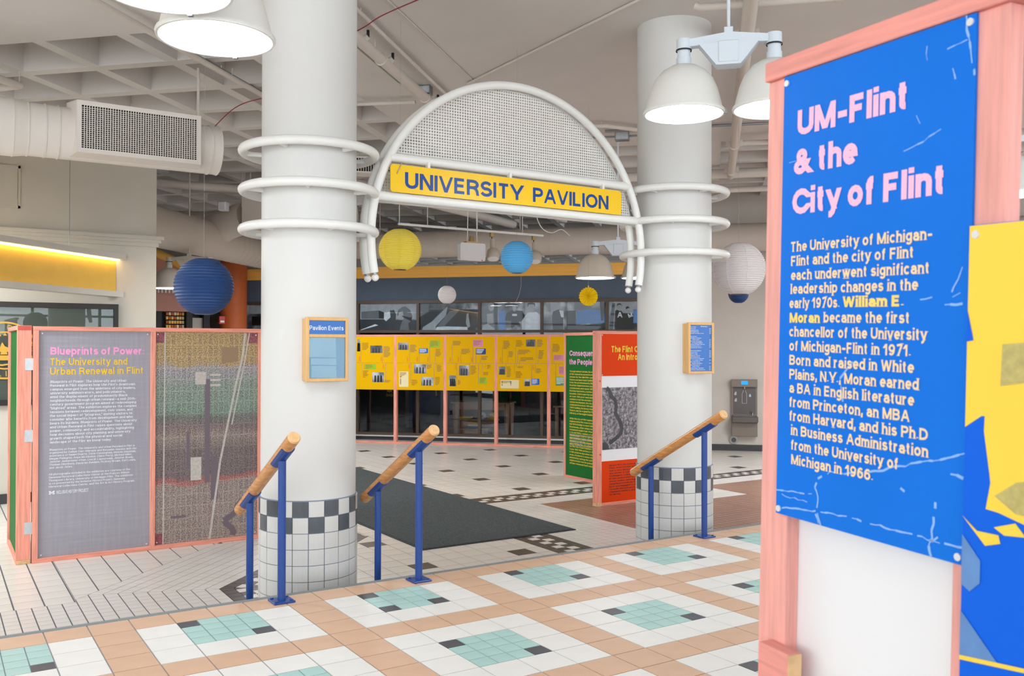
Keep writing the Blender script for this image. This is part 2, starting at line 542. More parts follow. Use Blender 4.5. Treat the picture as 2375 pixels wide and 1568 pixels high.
X = 0.71
GL = {
    'A': (.74, [[(0, 0), (.37, 1), (.74, 0)], [(.13, .32), (.61, .32)]]),
    'B': (.62, [[(0, 0), (0, 1), (.34, 1)] + _A(.34, .765, .24, .235, 90, -90) + [(0, .53)], [(.3, .53)] + _A(.34, .265, .28, .265, 90, -90) + [(0, 0)]]),
    'C': (.72, [_A(.4, .5, .4, .5, 38, 322)]),
    'D': (.68, [[(0, 0), (0, 1), (.26, 1)] + _A(.26, .5, .42, .5, 90, -90) + [(0, 0)]]),
    'E': (.54, [[(.54, 1), (0, 1), (0, 0), (.56, 0)], [(0, .52), (.5, .52)]]),
    'F': (.5, [[(.52, 1), (0, 1), (0, 0)], [(0, .5), (.46, .5)]]),
    'G': (.76, [_A(.4, .5, .4, .5, 40, 330) + [(.76, .46), (.44, .46)], [(.76, .46), (.76, 0)]]),
    'H': (.64, [[(0, 0), (0, 1)], [(.64, 0), (.64, 1)], [(0, .52), (.64, .52)]]),
    'I': (.0, [[(0, 0), (0, 1)]]),
    'J': (.42, [[(.42, 1), (.42, .25)] + _A(.21, .22, .21, .22, 0, -180)]),
    'K': (.64, [[(0, 0), (0, 1)], [(.62, 1), (0, .38)], [(.2, .55), (.66, 0)]]),
    'L': (.5, [[(0, 1), (0, 0), (.52, 0)]]),
    'M': (.82, [[(0, 0), (0, 1), (.41, .05), (.82, 1), (.82, 0)]]),
    'N': (.64, [[(0, 0), (0, 1), (.64, 0), (.64, 1)]]),
    'O': (.8, [_A(.4, .5, .4, .5, 90, 450)]),
    'P': (.58, [[(0, 0), (0, 1), (.33, 1)] + _A(.33, .73, .26, .27, 90, -90) + [(0, .46)]]),
    'Q': (.8, [_A(.4, .5, .4, .5, 90, 450), [(.5, .22), (.78, -.04)]]),
    'R': (.62, [[(0, 0), (0, 1), (.34, 1)] + _A(.34, .745, .26, .255, 90, -90) + [(0, .49)], [(.34, .49), (.5, .4), (.58, .22), (.62, 0)]]),
    'S': (.6, [_A(.3, .745, .28, .255, 20, 250) + _A(.3, .26, .31, .26, 75, -165)]),
    'T': (.64, [[(0, 1), (.64, 1)], [(.32, 1), (.32, 0)]]),
    'U': (.62, [[(0, 1), (0, .31)] + _A(.31, .31, .31, .31, 180, 360) + [(.62, 1)]]),
    'V': (.7, [[(0, 1), (.35, 0), (.7, 1)]]),
    'W': (1.0, [[(0, 1), (.24, 0), (.5, .96), (.76, 0), (1.0, 1)]]),
    'X': (.66, [[(0, 0), (.66, 1)], [(0, 1), (.66, 0)]]),
    'Y': (.68, [[(0, 1), (.34, .44), (.68, 1)], [(.34, .44), (.34, 0)]]),
    'Z': (.6, [[(0, 1), (.6, 1), (0, 0), (.62, 0)]]),
    'a': (.46, [[(.02, .52)] + _A(.22, .5, .21, .21, 170, 0) + [(.44, 0)], [(.44, .42), (.2, .4)] + _A(.19, .2, .19, .2, 90, 270) + [(.3, .0), (.44, .15)]]),
    'b': (.48, [[(0, 1.02), (0, 0)], _A(.24, X / 2, .25, X / 2, 170, -170)]),
    'c': (.46, [_A(.25, X / 2, .25, X / 2, 42, 318)]),
    'd': (.48, [[(.48, 1.02), (.48, 0)], _A(.24, X / 2, .25, X / 2, 10, 350)]),
    'e': (.48, [[(.02, X / 2), (.48, X / 2)] + _A(.25, X / 2, .24, X / 2, 0, 318)]),
    'f': (.28, [[(.3, 1.0)] + _A(.25, .84, .14, .17, 80, 180) + [(.11, 0)], [(-.04, X), (.28, X)]]),
    'g': (.48, [_A(.24, .38, .24, .33, 10, 350), [(.48, X), (.48, -.08)] + _A(.24, -.08, .24, .2, 0, -155)]),
    'h': (.44, [[(0, 1.02), (0, 0)], [(0, .45)] + _A(.22, .48, .22, .23, 170, 0) + [(.44, 0)]]),
    'i': (.0, [[(0, 0), (0, X)], [(0, .9), (0, 1.02)]]),
    'j': (.08, [[(.08, X), (.08, -.12), (0, -.24), (-.08, -.25)], [(.08, .9), (.08, 1.02)]]),
    'k': (.46, [[(0, 0), (0, 1.02)], [(.42, X), (0, .28)], [(.14, .42), (.46, 0)]]),
    'l': (.0, [[(0, 0), (0, 1.02)]]),
    'm': (.76, [[(0, X), (0, 0)], [(0, .47)] + _A(.19, .5, .19, .21, 170, 0) + [(.38, 0)], [(.38, .47)] + _A(.57, .5, .19, .21, 170, 0) + [(.76, 0)]]),
    'n': (.44, [[(0, X), (0, 0)], [(0, .45)] + _A(.22, .48, .22, .23, 170, 0) + [(.44, 0)]]),
    'o': (.5, [_A(.25, X / 2, .25, X / 2, 90, 450)]),
    'p': (.48, [[(0, X), (0, -.28)], _A(.24, X / 2, .25, X / 2, 170, -170)]),
    'q': (.48, [[(.48, X), (.48, -.28)], _A(.24, X / 2, .25, X / 2, 10, 350)]),
    'r': (.28, [[(0, X), (0, 0)], [(0, .42)] + _A(.24, .44, .24, .27, 175, 80)]),
    's': (.42, [_A(.21, .53, .19, .18, 20, 250) + _A(.21, .185, .215, .185, 72, -165)]),
    't': (.26, [[(.1, .92), (.1, .14)] + _A(.22, .14, .12, .14, 180, 285), [(-.05, X), (.27, X)]]),
    'u': (.44, [[(0, X), (0, .23)] + _A(.22, .23, .22, .23, 180, 350) + [(.44, .24)], [(.44, X), (.44, 0)]]),
    'v': (.48, [[(0, X), (.24, 0), (.48, X)]]),
    'w': (.74, [[(0, X), (.18, 0), (.37, .66), (.56, 0), (.74, X)]]),
    'x': (.46, [[(0, 0), (.46, X)], [(0, X), (.46, 0)]]),
    'y': (.48, [[(0, X), (.25, .02)], [(.48, X), (.2, -.2), (.1, -.28), (0, -.28)]]),
    'z': (.42, [[(0, X), (.42, X), (0, 0), (.44, 0)]]),
    '0': (.54, [_A(.27, .5, .27, .5, 90, 450)]),
    '1': (.3, [[(.02, .78), (.24, 1), (.24, 0)]]),
    '2': (.54, [_A(.27, .73, .26, .27, 170, -30) + [(0, 0), (.56, 0)]]),
    '3': (.54, [_A(.26, .75, .24, .25, 160, -90) + _A(.26, .26, .28, .26, 80, -160)]),
    '4': (.58, [[(.42, 0), (.42, 1), (0, .26), (.58, .26)]]),
    '5': (.54, [[(.5, 1), (.08, 1), (.04, .52)] + _A(.27, .33, .27, .33, 130, -155)]),
    '6': (.54, [_A(.27, .32, .27, .32, 90, 450), [(.02, .32)] + _A(.32, .5, .3, .5, 180, 50)]),
    '7': (.52, [[(0, 1), (.54, 1), (.18, 0)]]),
    '8': (.54, [_A(.27, .76, .23, .24, 90, 450), _A(.27, .27, .27, .27, 90, 450)]),
    '9': (.54, [_A(.27, .68, .27, .32, 90, 450), [(.52, .68)] + _A(.22, .5, .3, .5, 0, -130)]),
    '.': (.0, [[(0, 0), (0, .1)]]), ',': (.02, [[(.02, .1), (0, -.14)]]), ':': (.0, [[(0, 0), (0, .1)], [(0, .55), (0, .65)]]),
    '-': (.32, [[(-.06, .38), (.38, .38)]]), '\u2014': (.8, [[(0, .38), (.8, .38)]]),
    '\u2019': (.02, [[(.02, 1), (0, .78)]]), '\u201c': (.16, [[(0, .78), (.02, 1)], [(.14, .78), (.16, 1)]]), '\u201d': (.16, [[(.02, 1), (0, .78)], [(.16, 1), (.14, .78)]]),
    '&': (.70, [[(.70, 0), (.17, .64)] + _A(.32, .79, .18, .2, 215, -35) + [(.40, .60), (.14, .42)] + _A(.25, .23, .24, .23, 120, 285) + [(.48, .12), (.62, .42)]]),
}
_cache = {}

def stroke_poly(pts, w):
    """outline strip of a polyline with mitred joins: vertices, faces"""
    P = [pts[0]]
    for p in pts[1:]:
        if math.hypot(p[0] - P[-1][0], p[1] - P[-1][1]) > 0.03:
            P.append(p)
    n = len(P)
    closed = n > 3 and math.hypot(P[0][0] - P[-1][0], P[0][1] - P[-1][1]) < 1e-3
    if closed:
        P = P[:-1]
        n -= 1
    vs = []
    for i in range(n):
        def nrm(a, b):
            d = (b[0] - a[0], b[1] - a[1])
            L = math.hypot(*d) or 1e-9
            return (-d[1] / L, d[0] / L)
        if closed or 0 < i < n - 1:
            n1 = nrm(P[i - 1], P[i])
            n2 = nrm(P[i], P[(i + 1) % n])
            m = (n1[0] + n2[0], n1[1] + n2[1])
            L2 = m[0] ** 2 + m[1] ** 2
            k = min(2.0 / L2, 3.2 / math.sqrt(L2) if L2 > 0 else 1) if L2 > 1e-6 else 1
            m = (m[0] * k, m[1] * k)
        elif i == 0:
            m = nrm(P[0], P[1])
        else:
            m = nrm(P[-2], P[-1])
        vs += [(P[i][0] + m[0] * w / 2, P[i][1] + m[1] * w / 2), (P[i][0] - m[0] * w / 2, P[i][1] - m[1] * w / 2)]
    fs = [(2 * i, 2 * i + 1, (2 * i + 3) % (2 * n), (2 * i + 2) % (2 * n)) for i in range(n if closed else n - 1)]
    return vs, fs, closed, P

def glyph(ch, w, serif):
    k = (ch, w, serif)
    if k in _cache:
        return _cache[k]
    wd, paths = GL[ch]
    vs, fs = [], []
    lay = [0]

    def put(v, f):
        for q in f:
            o = len(vs)
            vs.extend((v[i][0], v[i][1], lay[0]) for i in q)
            fs.append(tuple(range(o, o + len(q))))
            lay[0] += 1
    dot = None
    if ch in 'ij':
        dot, paths = paths[1], paths[:1]
        put([(dot[0][0], 1.05 - 0.8 * w), (dot[0][0] + w, 1.05 - 0.8 * w), (dot[0][0] + w, 1.05), (dot[0][0], 1.05)], [(0, 1, 2, 3)])
    # sharp corners become separate strokes cut flat at the line
    split = []
    apex = {}
    for path in paths:
        cur = [path[0]]
        for k2 in range(1, len(path)):
            cur.append(path[k2])
            if k2 < len(path) - 1:
                a, b, c = path[k2 - 1], path[k2], path[k2 + 1]
                d1 = (b[0] - a[0], b[1] - a[1])
                d2 = (c[0] - b[0], c[1] - b[1])
                L = math.hypot(*d1) * math.hypot(*d2)
                if L > 0.02 and (d1[0] * d2[0] + d1[1] * d2[1]) / L < -0.3:
                    split.append(cur)
                    apex[b] = -1 if b[1] < a[1] else 1
                    cur = [b]
        split.append(cur)
    paths = split

    def fit(p):
        z = p[1]
        return (w / 2 + p[0], (w / 2 + z * (1 - w) if z >= 0 else z + w / 2) + apex.get(p, 0) * w / 2)
    for path in paths:
        pts = [fit(p) for p in path]
        ends = [fit(p) for p in path if p in apex]
        v, f, closed, P = stroke_poly(pts, w)
        if not closed:
            # square ends reach the base line and the cap line
            for end, nb, idx in ((P[0], P[1], 0), (P[-1], P[-2], len(P) - 1)):
                d = (end[0] - nb[0], end[1] - nb[1])
                L = math.hypot(*d) or 1e-9
                if abs(d[1]) / L > 0.55 and L > 0.15:
                    s = w / 2 / (abs(d[1]) / L)
                    for q in (0, 1):
                        a = v[2 * idx + q]
                        zt = end[1] + (0 if end in ends else w / 2 if d[1] > 0 else -w / 2)
                        t = (zt - a[1]) / d[1]
                        v[2 * idx + q] = (a[0] + d[0] * t, zt)
                    if serif and ch not in '.,:\u2019\u201c\u201dCGSacsetgijf1' or (serif and ch in 'i' and abs(end[1]) < 0.2):
                        zz = end[1] + (w / 2 if d[1] > 0 else -w / 2)
                        h = -0.055 if d[1] > 0 else 0.055
                        e = w * 0.5 + 0.075
                        cx = end[0] + d[0] / L * w / 2
                        put([(cx - e, zz), (cx + e, zz), (cx + e, zz + h), (cx - e, zz + h)], [(0, 1, 2, 3)])
        put(v, f)
    if ch in 'NMVWAUHEFLTDKRBPZ':
        vs = [(min(max(a, 0.0), wd + w), min(max(b, 0.0), 1.0), l) for a, b, l in vs]
    _cache[k] = (vs, fs, wd + w)
    return _cache[k]

def glyphs(s, bold, serif=False):
    w = round(0.12 + bold * 2.4, 3)
    x = 0.0
    vs, fs = [], []
    gap = (0.12 if serif else 0.10) + 0.6 * (0.17 - w)
    for ch in s:
        if ch == ' ':
            x += 0.24 + gap
            continue
        v, f, adv = glyph(ch, w, serif)
        o = len(vs)
        vs.extend((a + x, b, l) for a, b, l in v)
        fs.extend(tuple(i + o for i in q) for q in f)
        x += adv + gap
    return vs, fs

def text(mb, s, x, z, cap, width=None, y=-0.0012, bold=0.0, shear=0.0, right=False, rot=0.0, slope=0.0, serif=False):
    """flat lettering in the x-z plane facing -y; x,z = left end of the baseline"""
    vs, fs = glyphs(s, bold, serif)
    if not vs:
        return
    x0 = min(v[0] for v in vs)
    x1 = max(v[0] for v in vs)
    ky = cap
    kx = width / (x1 - x0) if width else ky
    out = []
    for a, b, l in vs:
        px = (a - x0) * kx + b * ky * shear
        pz = b * ky + px * slope
        if right:
            px -= (x1 - x0) * kx
        if rot:
            px, pz = px * math.cos(rot) - pz * math.sin(rot), px * math.sin(rot) + pz * math.cos(rot)
        out.append((x + px, y - l * 0.000012, z + pz))
    mb.add(out, fs)

def heading(parent, name, m, rows, **kw):
    """one part for each printed line"""
    for s, x, z, cap, wd in rows:
        b = MB()
        text(b, s, x, z, cap, wd, **kw)
        b.build(name, m, parent, **({'kind': 'stuff'} if ' ' in s else {}))

def ragged(mb, x, z, w, h, n, y=-0.0012, seed=0, fill=0.5):
    """rows of print too small to read"""
    R = random.Random(seed)
    p = h / n
    for i in range(n):
        ww = w * (R.uniform(0.72, 1.0) if i < n - 1 else R.uniform(0.4, 0.8))
        mb.plate([(x, z - i * p - p * fill), (x + ww, z - i * p - p * fill), (x + ww, z - i * p), (x, z - i * p)], y, y + 0.0006)

def stroke(mb, pts, w, y=-0.0014):
    for (a, b) in zip(pts[:-1], pts[1:]):
        dx, dz = b[0] - a[0], b[1] - a[1]
        L = math.hypot(dx, dz) or 1e-6
        nx, nz = -dz / L * w / 2, dx / L * w / 2
        mb.add([(a[0] + nx, y, a[1] + nz), (a[0] - nx, y, a[1] - nz), (b[0] - nx, y, b[1] - nz), (b[0] + nx, y, b[1] + nz)], [(0, 1, 2, 3)])

# ------------------------------------------------------------------ floors
ZL = -0.45
Q = math.sqrt(0.5)
INF = 1e9

def clip(poly, hp):
    a, b, c = hp
    out = []
    n = len(poly)
    for i in range(n):
        p, q = poly[i], poly[(i + 1) % n]
        dp, dq = a * p[0] + b * p[1] - c, a * q[0] + b * q[1] - c
        if dp <= 0:
            out.append(p)
        if (dp < 0 < dq) or (dq < 0 < dp):
            t = dp / (dp - dq)
            out.append((p[0] + (q[0] - p[0]) * t, p[1] + (q[1] - p[1]) * t))
    return out

def parea(p):
    return abs(sum(p[i][0] * p[(i + 1) % len(p)][1] - p[(i + 1) % len(p)][0] * p[i][1] for i in range(len(p)))) / 2

def tile_set(parent, tiles, z, thick, limit=300, min_px=60.0):
    """tiles: (part name, material, polygon, full-size key). The largest in view become parts, the rest one stuff part."""
    by = {}
    for t in tiles:
        cx = sum(p[0] for p in t[2]) / len(t[2])
        cy = sum(p[1] for p in t[2]) / len(t[2])
        vis = in_view((cx, cy, z), 30)
        px = 0.0
        if vis:
            pr = [ppos((p[0], p[1], z)) for p in t[2]]
            px = parea([(a[0], a[1]) for a in pr]) if all(pr) else 0.0
        by.setdefault((t[0], t[1]), []).append((px, cx, cy, t))
    shared = {}
    for (nm, m), L in by.items():
        L.sort(key=lambda a: -a[0])
        rest = MB()
        k = 0
        for px, cx, cy, t in L:
            if px > min_px and k < limit:
                k += 1
                key = (nm, m, t[3])
                if t[3] is not None:
                    if key not in shared:
                        shared[key] = MB().prism([(p[0] - cx, p[1] - cy) for p in t[2]], -thick, 0).mesh(nm, m)
                    me = shared[key]
                else:
                    me = MB().prism([(p[0] - cx, p[1] - cy) for p in t[2]], -thick, 0).mesh(nm, m)
                o = link(nm, me, parent)
                o.location = (cx, cy, z)
            else:
                rest.prism(t[2], z - thick, z)
        if rest.v:
            rest.build(nm + '_field', m, parent, kind='stuff')

def rect_poly(x0, x1, y0, y1, g):
    return [(x0 + g, y0 + g), (x1 - g, y0 + g), (x1 - g, y1 - g), (x0 + g, y1 - g)]

# upper floor
fu = struct('floor_upper')
MB().box(-24 * S, 40 * S, -26 * S - 4, 0.0, -0.16, -0.004).build('grout_bed', 'grout', fu)
G = 0.0032
T = []
for i in range(-24, 40):
    for j in range(0, 24):
        x0, x1, y1, y0 = i * S, (i + 1) * S, -j * S, -(j + 1) * S
        mi, mj = i % 5, j % 5
        if j == 0 or mi == 4 or mj == 4:
            T.append(('peach_tile', 'peach_tile', rect_poly(x0, x1, y0, y1, G), 'a'))
        elif mi in (1, 2) and mj in (1, 2):
            for sa in (0, 1):
                for sb in (0, 1):
                    a, b = (mi - 1) * 2 + sa, (mj - 1) * 2 + sb
                    h = S / 2
                    dark = (a, b) in ((0, 0), (3, 3)) or (i // 5 == 0 and j // 5 == 0 and (a, b) == (0, 3))
                    nm = 'charcoal_tile' if dark else 'aqua_tile'
                    T.append((nm, nm, rect_poly(x0 + sa * h, x0 + sa * h + h, y1 - sb * h - h, y1 - sb * h, G * 0.8), 'a'))
        else:
            T.append(('white_tile', 'white_tile', rect_poly(x0, x1, y0, y1, G), 'a'))
tile_set(fu, T, 0.0, 0.01)
tr = MB().box(-24 * S, 40 * S, 0.0, 0.05, -0.16, -0.001).build('trim_1', 'nosing', None, kind='structure')
st = struct('floor_steps')
MB().box(-24 * S, 40 * S, 0.05, 0.34, -0.32, -0.15).build('tread', 'grout', st)
MB().box(-24 * S, 40 * S, 0.34, 0.63, ZL - 0.02, -0.30).build('tread', 'grout', st)

# lower floor
fl = struct('floor_lower')
MB().box(-10, 20, 0.4, 32, ZL - 0.15, ZL - 0.004).build('grout_bed', 'grout_dark', fl)
T = []

def grid_fill(hps, origin, ang, du, dv, ur, vr, kindf, g):
    ca, sa = math.cos(ang), math.sin(ang)
    for i in range(ur[0], ur[1]):
        for j in range(vr[0], vr[1]):
            gx, gy = g if isinstance(g, tuple) else (g, g)
            base = [(i * du + gx, j * dv + gy), ((i + 1) * du - gx, j * dv + gy), ((i + 1) * du - gx, (j + 1) * dv - gy), (i * du + gx, (j + 1) * dv - gy)]
            p = [(origin[0] + a * ca - b * sa, origin[1] + a * sa + b * ca) for a, b in base]
            full = True
            for hp in hps:
                L = math.hypot(hp[0], hp[1])
                c = hp[2] - gy * L
                if any(hp[0] * q[0] + hp[1] * q[1] > c for q in p):
                    full = False
                    p = clip(p, (hp[0], hp[1], c))
                    if len(p) < 3:
                        break
            if len(p) < 3 or parea(p) < 2e-5:
                continue
            nm, m = kindf(i, j)
            T.append((nm, m, p, (round(du, 3), round(dv, 3), round(ang, 3)) if full else None))

def xlt(c): return (1, 0, c)
def xgt(c): return (-1, 0, -c)
def ylt(c): return (0, 1, c)
def ygt(c): return (0, -1, -c)
def below(k, c): return (-k, 1, c)            # y < k x + c
def above(k, c): return (k, -1, -c)           # y > k x + c
M1 = (-0.40, 2.089 + 0.40 * 0.018)
UM = (-0.33, 3.45 + 0.33 * 1.38)
beige = lambda i, j: ('beige_tile', 'beige_tile')
small = lambda i, j: ('small_tile', 'beige_small')
brown = lambda i, j: ('small_brown_tile', 'brown_tile')

def diamonds(i, j):
    return ('dark_tile', 'dark_tile') if i % 5 == 0 and j % 5 == 0 else ('beige_tile', 'beige_tile')

def checker(across):
    def f(i, j):
        a = i if across == 'i' else j
        if a in (0, 3) or (i + j) % 2 == 0:
            return ('small_dark_tile', 'dark_tile')
        return ('small_tile', 'beige_small')
    return f
H = 0.1025
g1, g2 = 0.0036, 0.0026
# left, small tiles
grid_fill([xlt(-0.98), ylt(2.28)], (-0.98, 2.28), 0, 0.1, 0.1, (-40, 0), (-18, 0), small, (0.0044, 0.0020))
grid_fill([xgt(-0.98), xlt(0.018), below(*M1), below(1, 3.33)], (0.018, 2.48), 0, 0.0998, 0.1, (-11, 0), (-20, 3), small, (0.0044, 0.0020))
grid_fill([above(*M1), above(1, 2.07), below(1, 3.33), below(*UM), ylt(4.6)], (0.018, 2.089), math.radians(45), 0.1, 0.0989, (-14, 32), (0, 9), small, (0.0018, 0.0032))
# dark and checker strip turning past the left column
grid_fill([xgt(0.018), xlt(0.43), below(*M1)], (0.018, 2.1), 0, 0.103, 0.103, (0, 4), (-16, 1), checker('i'), g2)
grid_fill([above(*M1), above(1, 1.49), below(1, 2.07), below(*UM)], (0.428, 1.918), math.radians(45), H, H, (-6, 22), (0, 4), checker('j'), g2)
grid_fill([xgt(1.38), xlt(1.79), above(*UM), ylt(4.3)], (1.38, 3.0), 0, H, H, (0, 4), (0, 14), checker('i'), g2)
grid_fill([xgt(0.49), xlt(1.38), above(*UM), ylt(4.6), below(1, 3.33)], (0.49, 3.0), 0, 0.0989, 0.1, (0, 9), (0, 17), small, g2)
# large tiles, left
grid_fill([xlt(-0.98), ygt(2.28)], (-0.99, 2.28), 0, 0.2, 0.2, (-40, 1), (0, 40), beige, (0.0058, 0.0022))
grid_fill([xgt(-0.98), xlt(0.95), above(1, 3.33)], (-0.99, 2.28), 0, 0.2, 0.2, (0, 11), (0, 56), beige, (0.0058, 0.0022))
# large tiles, middle, with dark accent tiles
O = (1.708 - 0.103, 1.89 - 0.105)
grid_fill([xgt(0.43), xlt(3.0), below(1, 1.49), ylt(3.316)], O, 0, 0.206, 0.21, (-8, 8), (-8, 9), diamonds, g1)
grid_fill([xgt(1.79), xlt(3.0), ygt(3.316), ylt(4.3)], O, 0, 0.206, 0.21, (-2, 8), (5, 14), diamonds, g1)
grid_fill([xgt(0.95), ygt(4.7), (1, 1, 17.9)], O, 0, 0.206, 0.21, (-4, 62), (13, 60), diamonds, g1)
grid_fill([xgt(0.95), xlt(3.0), ygt(4.3), ylt(4.7)], O, 0, 0.206, 0.21, (-4, 8), (10, 16), beige, g1)
# strips right of the mat
grid_fill([xgt(3.0), xlt(3.41), ylt(4.30)], (3.0, 4.3), 0, H, H, (0, 4), (-40, 0), checker('i'), g2)
grid_fill([xgt(3.0), ygt(4.30), ylt(4.70)], (3.0, 4.3), 0, 0.1, 0.1, (0, 110), (0, 4), checker('j'), g2)
grid_fill([xgt(3.41), xlt(4.35), ylt(4.30)], (3.41, 4.3), 0, 0.1044, 0.1, (0, 9), (-40, 0), small, g2)
grid_fill([xgt(4.35), ygt(3.94), ylt(4.30)], (4.35, 3.94), 0, 0.1, 0.09, (0, 90), (0, 4), small, g2)
grid_fill([xgt(6.3), xlt(7.04), ygt(3.11), ylt(3.94)], (6.3, 3.11), 0, 0.1, 0.1, (0, 8), (0, 9), small, g2)
for hp in ([xgt(4.35), xlt(6.3)], [xgt(7.04)], [xgt(6.3), xlt(7.04), ylt(3.11)]):
    grid_fill(hp + [ylt(3.94)], (4.35, 3.94), 0, 0.1, 0.1, (0, 92), (-36, 0), brown, g2)
tile_set(fl, T, ZL, 0.01)

# entrance mat
em = thing('entrance_mat', 'large dark grey carpet mat lying on the tiled lower floor', 'mat', (1.985, 2.435, ZL))
MB().bbox(0, 1.79, 0, 5.76, 0, 0.008, 0.003).build('border', 'mat_rubber', em)
MB().box(0.022, 1.768, 0.022, 5.738, 0.006, 0.012).build('pile', 'mat_pile', em)

# ------------------------------------------------------------------ ceiling (turned 45 degrees to the floor)
ZC = 4.25
R45 = -math.pi / 4
ce = struct('ceiling', (0, 0, 0), R45)
MB().box(-26, 26, -22, 34, ZC + 0.36, ZC + 0.5).build('slab', 'ceiling_paint', ce)
MB().box(-26, 26, -22, 2.15, ZC, ZC + 0.36).build('solid_panel', 'ceiling_paint', ce)
MB().box(-1.5, 26, 2.15, 7.6, ZC, ZC + 0.36).build('solid_panel', 'ceiling_paint', ce)

def rib(p0, p1, axis):
    (a0, b0), (a1, b1) = p0, p1
    w, w2, z0, z1 = 0.065, 0.11, ZC + (0.0 if axis == 'e' else 0.002), ZC + 0.355
    if axis == 'e':
        vs = [(a0, b0 - w, z0), (a0, b0 + w, z0), (a0, b0 + w2, z1), (a0, b0 - w2, z1), (a1, b0 - w, z0), (a1, b0 + w, z0), (a1, b0 + w2, z1), (a1, b0 - w2, z1)]
    else:
        vs = [(a0 + w, b0, z0), (a0 - w, b0, z0), (a0 - w2, b0, z1), (a0 + w2, b0, z1), (a0 + w, b1, z0), (a0 - w, b1, z0), (a0 - w2, b1, z1), (a0 + w2, b1, z1)]
    MB().add(vs, [(0, 1, 2, 3), (7, 6, 5, 4), (0, 4, 5, 1), (1, 5, 6, 2), (2, 6, 7, 3), (3, 7, 4, 0)]).build('rib', 'ceiling_paint', ce)
k = 0
n = 2.97
while n < 26:
    if n < 7.6:
        rib((-26, n), (-1.5, n), 'e')
    else:
        rib((-26, n), (26, n), 'e')
    n += 0.87
e = -1.96
while e > -14:
    rib((e, 2.15), (e, 30), 'n')
    e -= 0.87
e = -1.09
while e < 12:
    rib((e, 7.6), (e, 30), 'n')
    e += 0.87

# ------------------------------------------------------------------ walls
wl = struct('wall_left')
MB().box(-9.0, 0.6, 7.45, 7.75, ZL, ZC + 0.3).build('wall_face', 'wall_beige', wl)
MB().box(-9.0, 0.17, 7.40, 7.46, ZL, 0.74).build('wall_lower', 'wall_beige', wl)
cr = MB()
for y0, z0, z1 in ((7.425, 2.77, 2.82), (7.40, 2.82, 2.86), (7.37, 2.86, 2.905)):
    cr.box(-9.0, 0.6 + (7.45 - y0), y0, 7.5, z0, z1)
cr.build('trim_2', 'wall_beige', None, kind='structure')
MB().box(-9.0, 0.6, 7.375, 7.41, ZL, ZL + 0.12).build('baseboard_left', 'baseboard', None, kind='structure')
ac = thing('access_panel', 'square painted access hatch high on the left beige wall', 'hatch', (-1.02, 7.45, 3.18))
MB().box(-0.62, 0.0, -0.012, 0.005, 0, 0.46).build('door', 'wall_beige', ac)
fm = MB()
for a in ((-0.65, 0.03, 0.46, 0.49), (-0.65, 0.03, -0.03, 0.0)):
    fm.box(a[0], a[1], -0.02, 0.005, a[2], a[3])
fm.box(0.005, 0.03, -0.02, 0.005, -0.03, 0.49)
fm.build('frame', 'wall_beige', ac)

# window in the left wall with a gold seal
wn = struct('window_1', (0.125, 7.40, 0.74), 0, 'black framed window with a gold university seal on its grey glass')
fr = MB()
fr.box(-4.0, 0.0, -0.04, 0.05, 1.195, 1.26).box(-4.0, 0.0, -0.04, 0.05, 0.0, 0.065).box(-0.05, 0.0, -0.04, 0.05, 0.065, 1.195).box(-2.6, -2.55, -0.04, 0.05, 0.065, 1.195)
fr.build('window_frame', 'window_black', wn)
MB().box(-4.0, -0.05, 0.0, 0.006, 0.065, 1.195).build('pane', 'grey_glass', wn)
MB().box(-4.0, -0.02, 0.038, 0.045, 0.03, 1.22).build('blind', 'blind_grey', wn)
sl = thing('window_seal', 'gold printed university seal with lamp and book on the left window', 'seal', (-1.147, 7.392, 1.408))
ring = MB()
for ro, ri in ((0.35, 0.328), (0.232, 0.214)):
    n = 56
    vs = []
    for k in range(n):
        a = 2 * math.pi * k / n
        vs += [(ro * math.cos(a), 0, ro * math.sin(a)), (ri * math.cos(a), 0, ri * math.sin(a))]
    ring.add(vs, [(2 * k, 2 * k + 1, (2 * k + 3) % (2 * n), (2 * k + 2) % (2 * n)) for k in range(n)])
ring.build('ring', 'seal_gold', sl, kind='stuff')
lt = MB()

def arc_text(s, r, a_mid, cap, step, flip=False):
    for k, ch in enumerate(s):
        if ch == ' ':
            continue
        off = (k - (len(s) - 1) / 2) * step
        a = a_mid - off if not flip else a_mid + off
        x, z = r * math.cos(a), r * math.sin(a)
        rot = a - math.pi / 2 if not flip else a + math.pi / 2
        text(lt, ch, x, z, cap, None, 0.0, 0.01, rot=rot)
arc_text('UNIVERSITY OF MICHIGAN', 0.25, math.radians(92), 0.06, math.radians(12.2))
arc_text('FLINT', 0.315, math.radians(-88), 0.065, math.radians(16), True)
lt.build('lettering', 'seal_gold', sl, kind='stuff')
lp = MB()
lp.plate([(-0.13, 0.02), (-0.10, -0.02), (0.06, -0.02), (0.11, 0.03), (0.12, 0.055), (0.09, 0.055), (0.06, 0.025), (0.0, 0.05), (-0.03, 0.1), (-0.05, 0.045), (-0.09, 0.03)], 0, 0.001)
lp.plate([(-0.04, -0.02), (0.02, -0.02), (0.03, -0.05), (-0.05, -0.05)], 0, 0.001)
lp.plate([(-0.13, -0.06), (0.12, -0.06), (0.11, -0.12), (-0.12, -0.12)], 0, 0.001)
lp.plate([(-0.20, -0.14), (-0.03, -0.17), (0.14, -0.14), (0.14, -0.155), (-0.03, -0.19), (-0.20, -0.155)], 0, 0.001)
for k in range(7):
    a = math.radians(30 + 20 * k)
    x, z = 0.17 * math.cos(a), 0.06 + 0.12 * math.sin(a)
    lp.plate([(x - 0.02, z), (x, z + 0.035), (x + 0.02, z)], 0, 0.001)
lp.build('emblem', 'seal_gold', sl, kind='stuff')

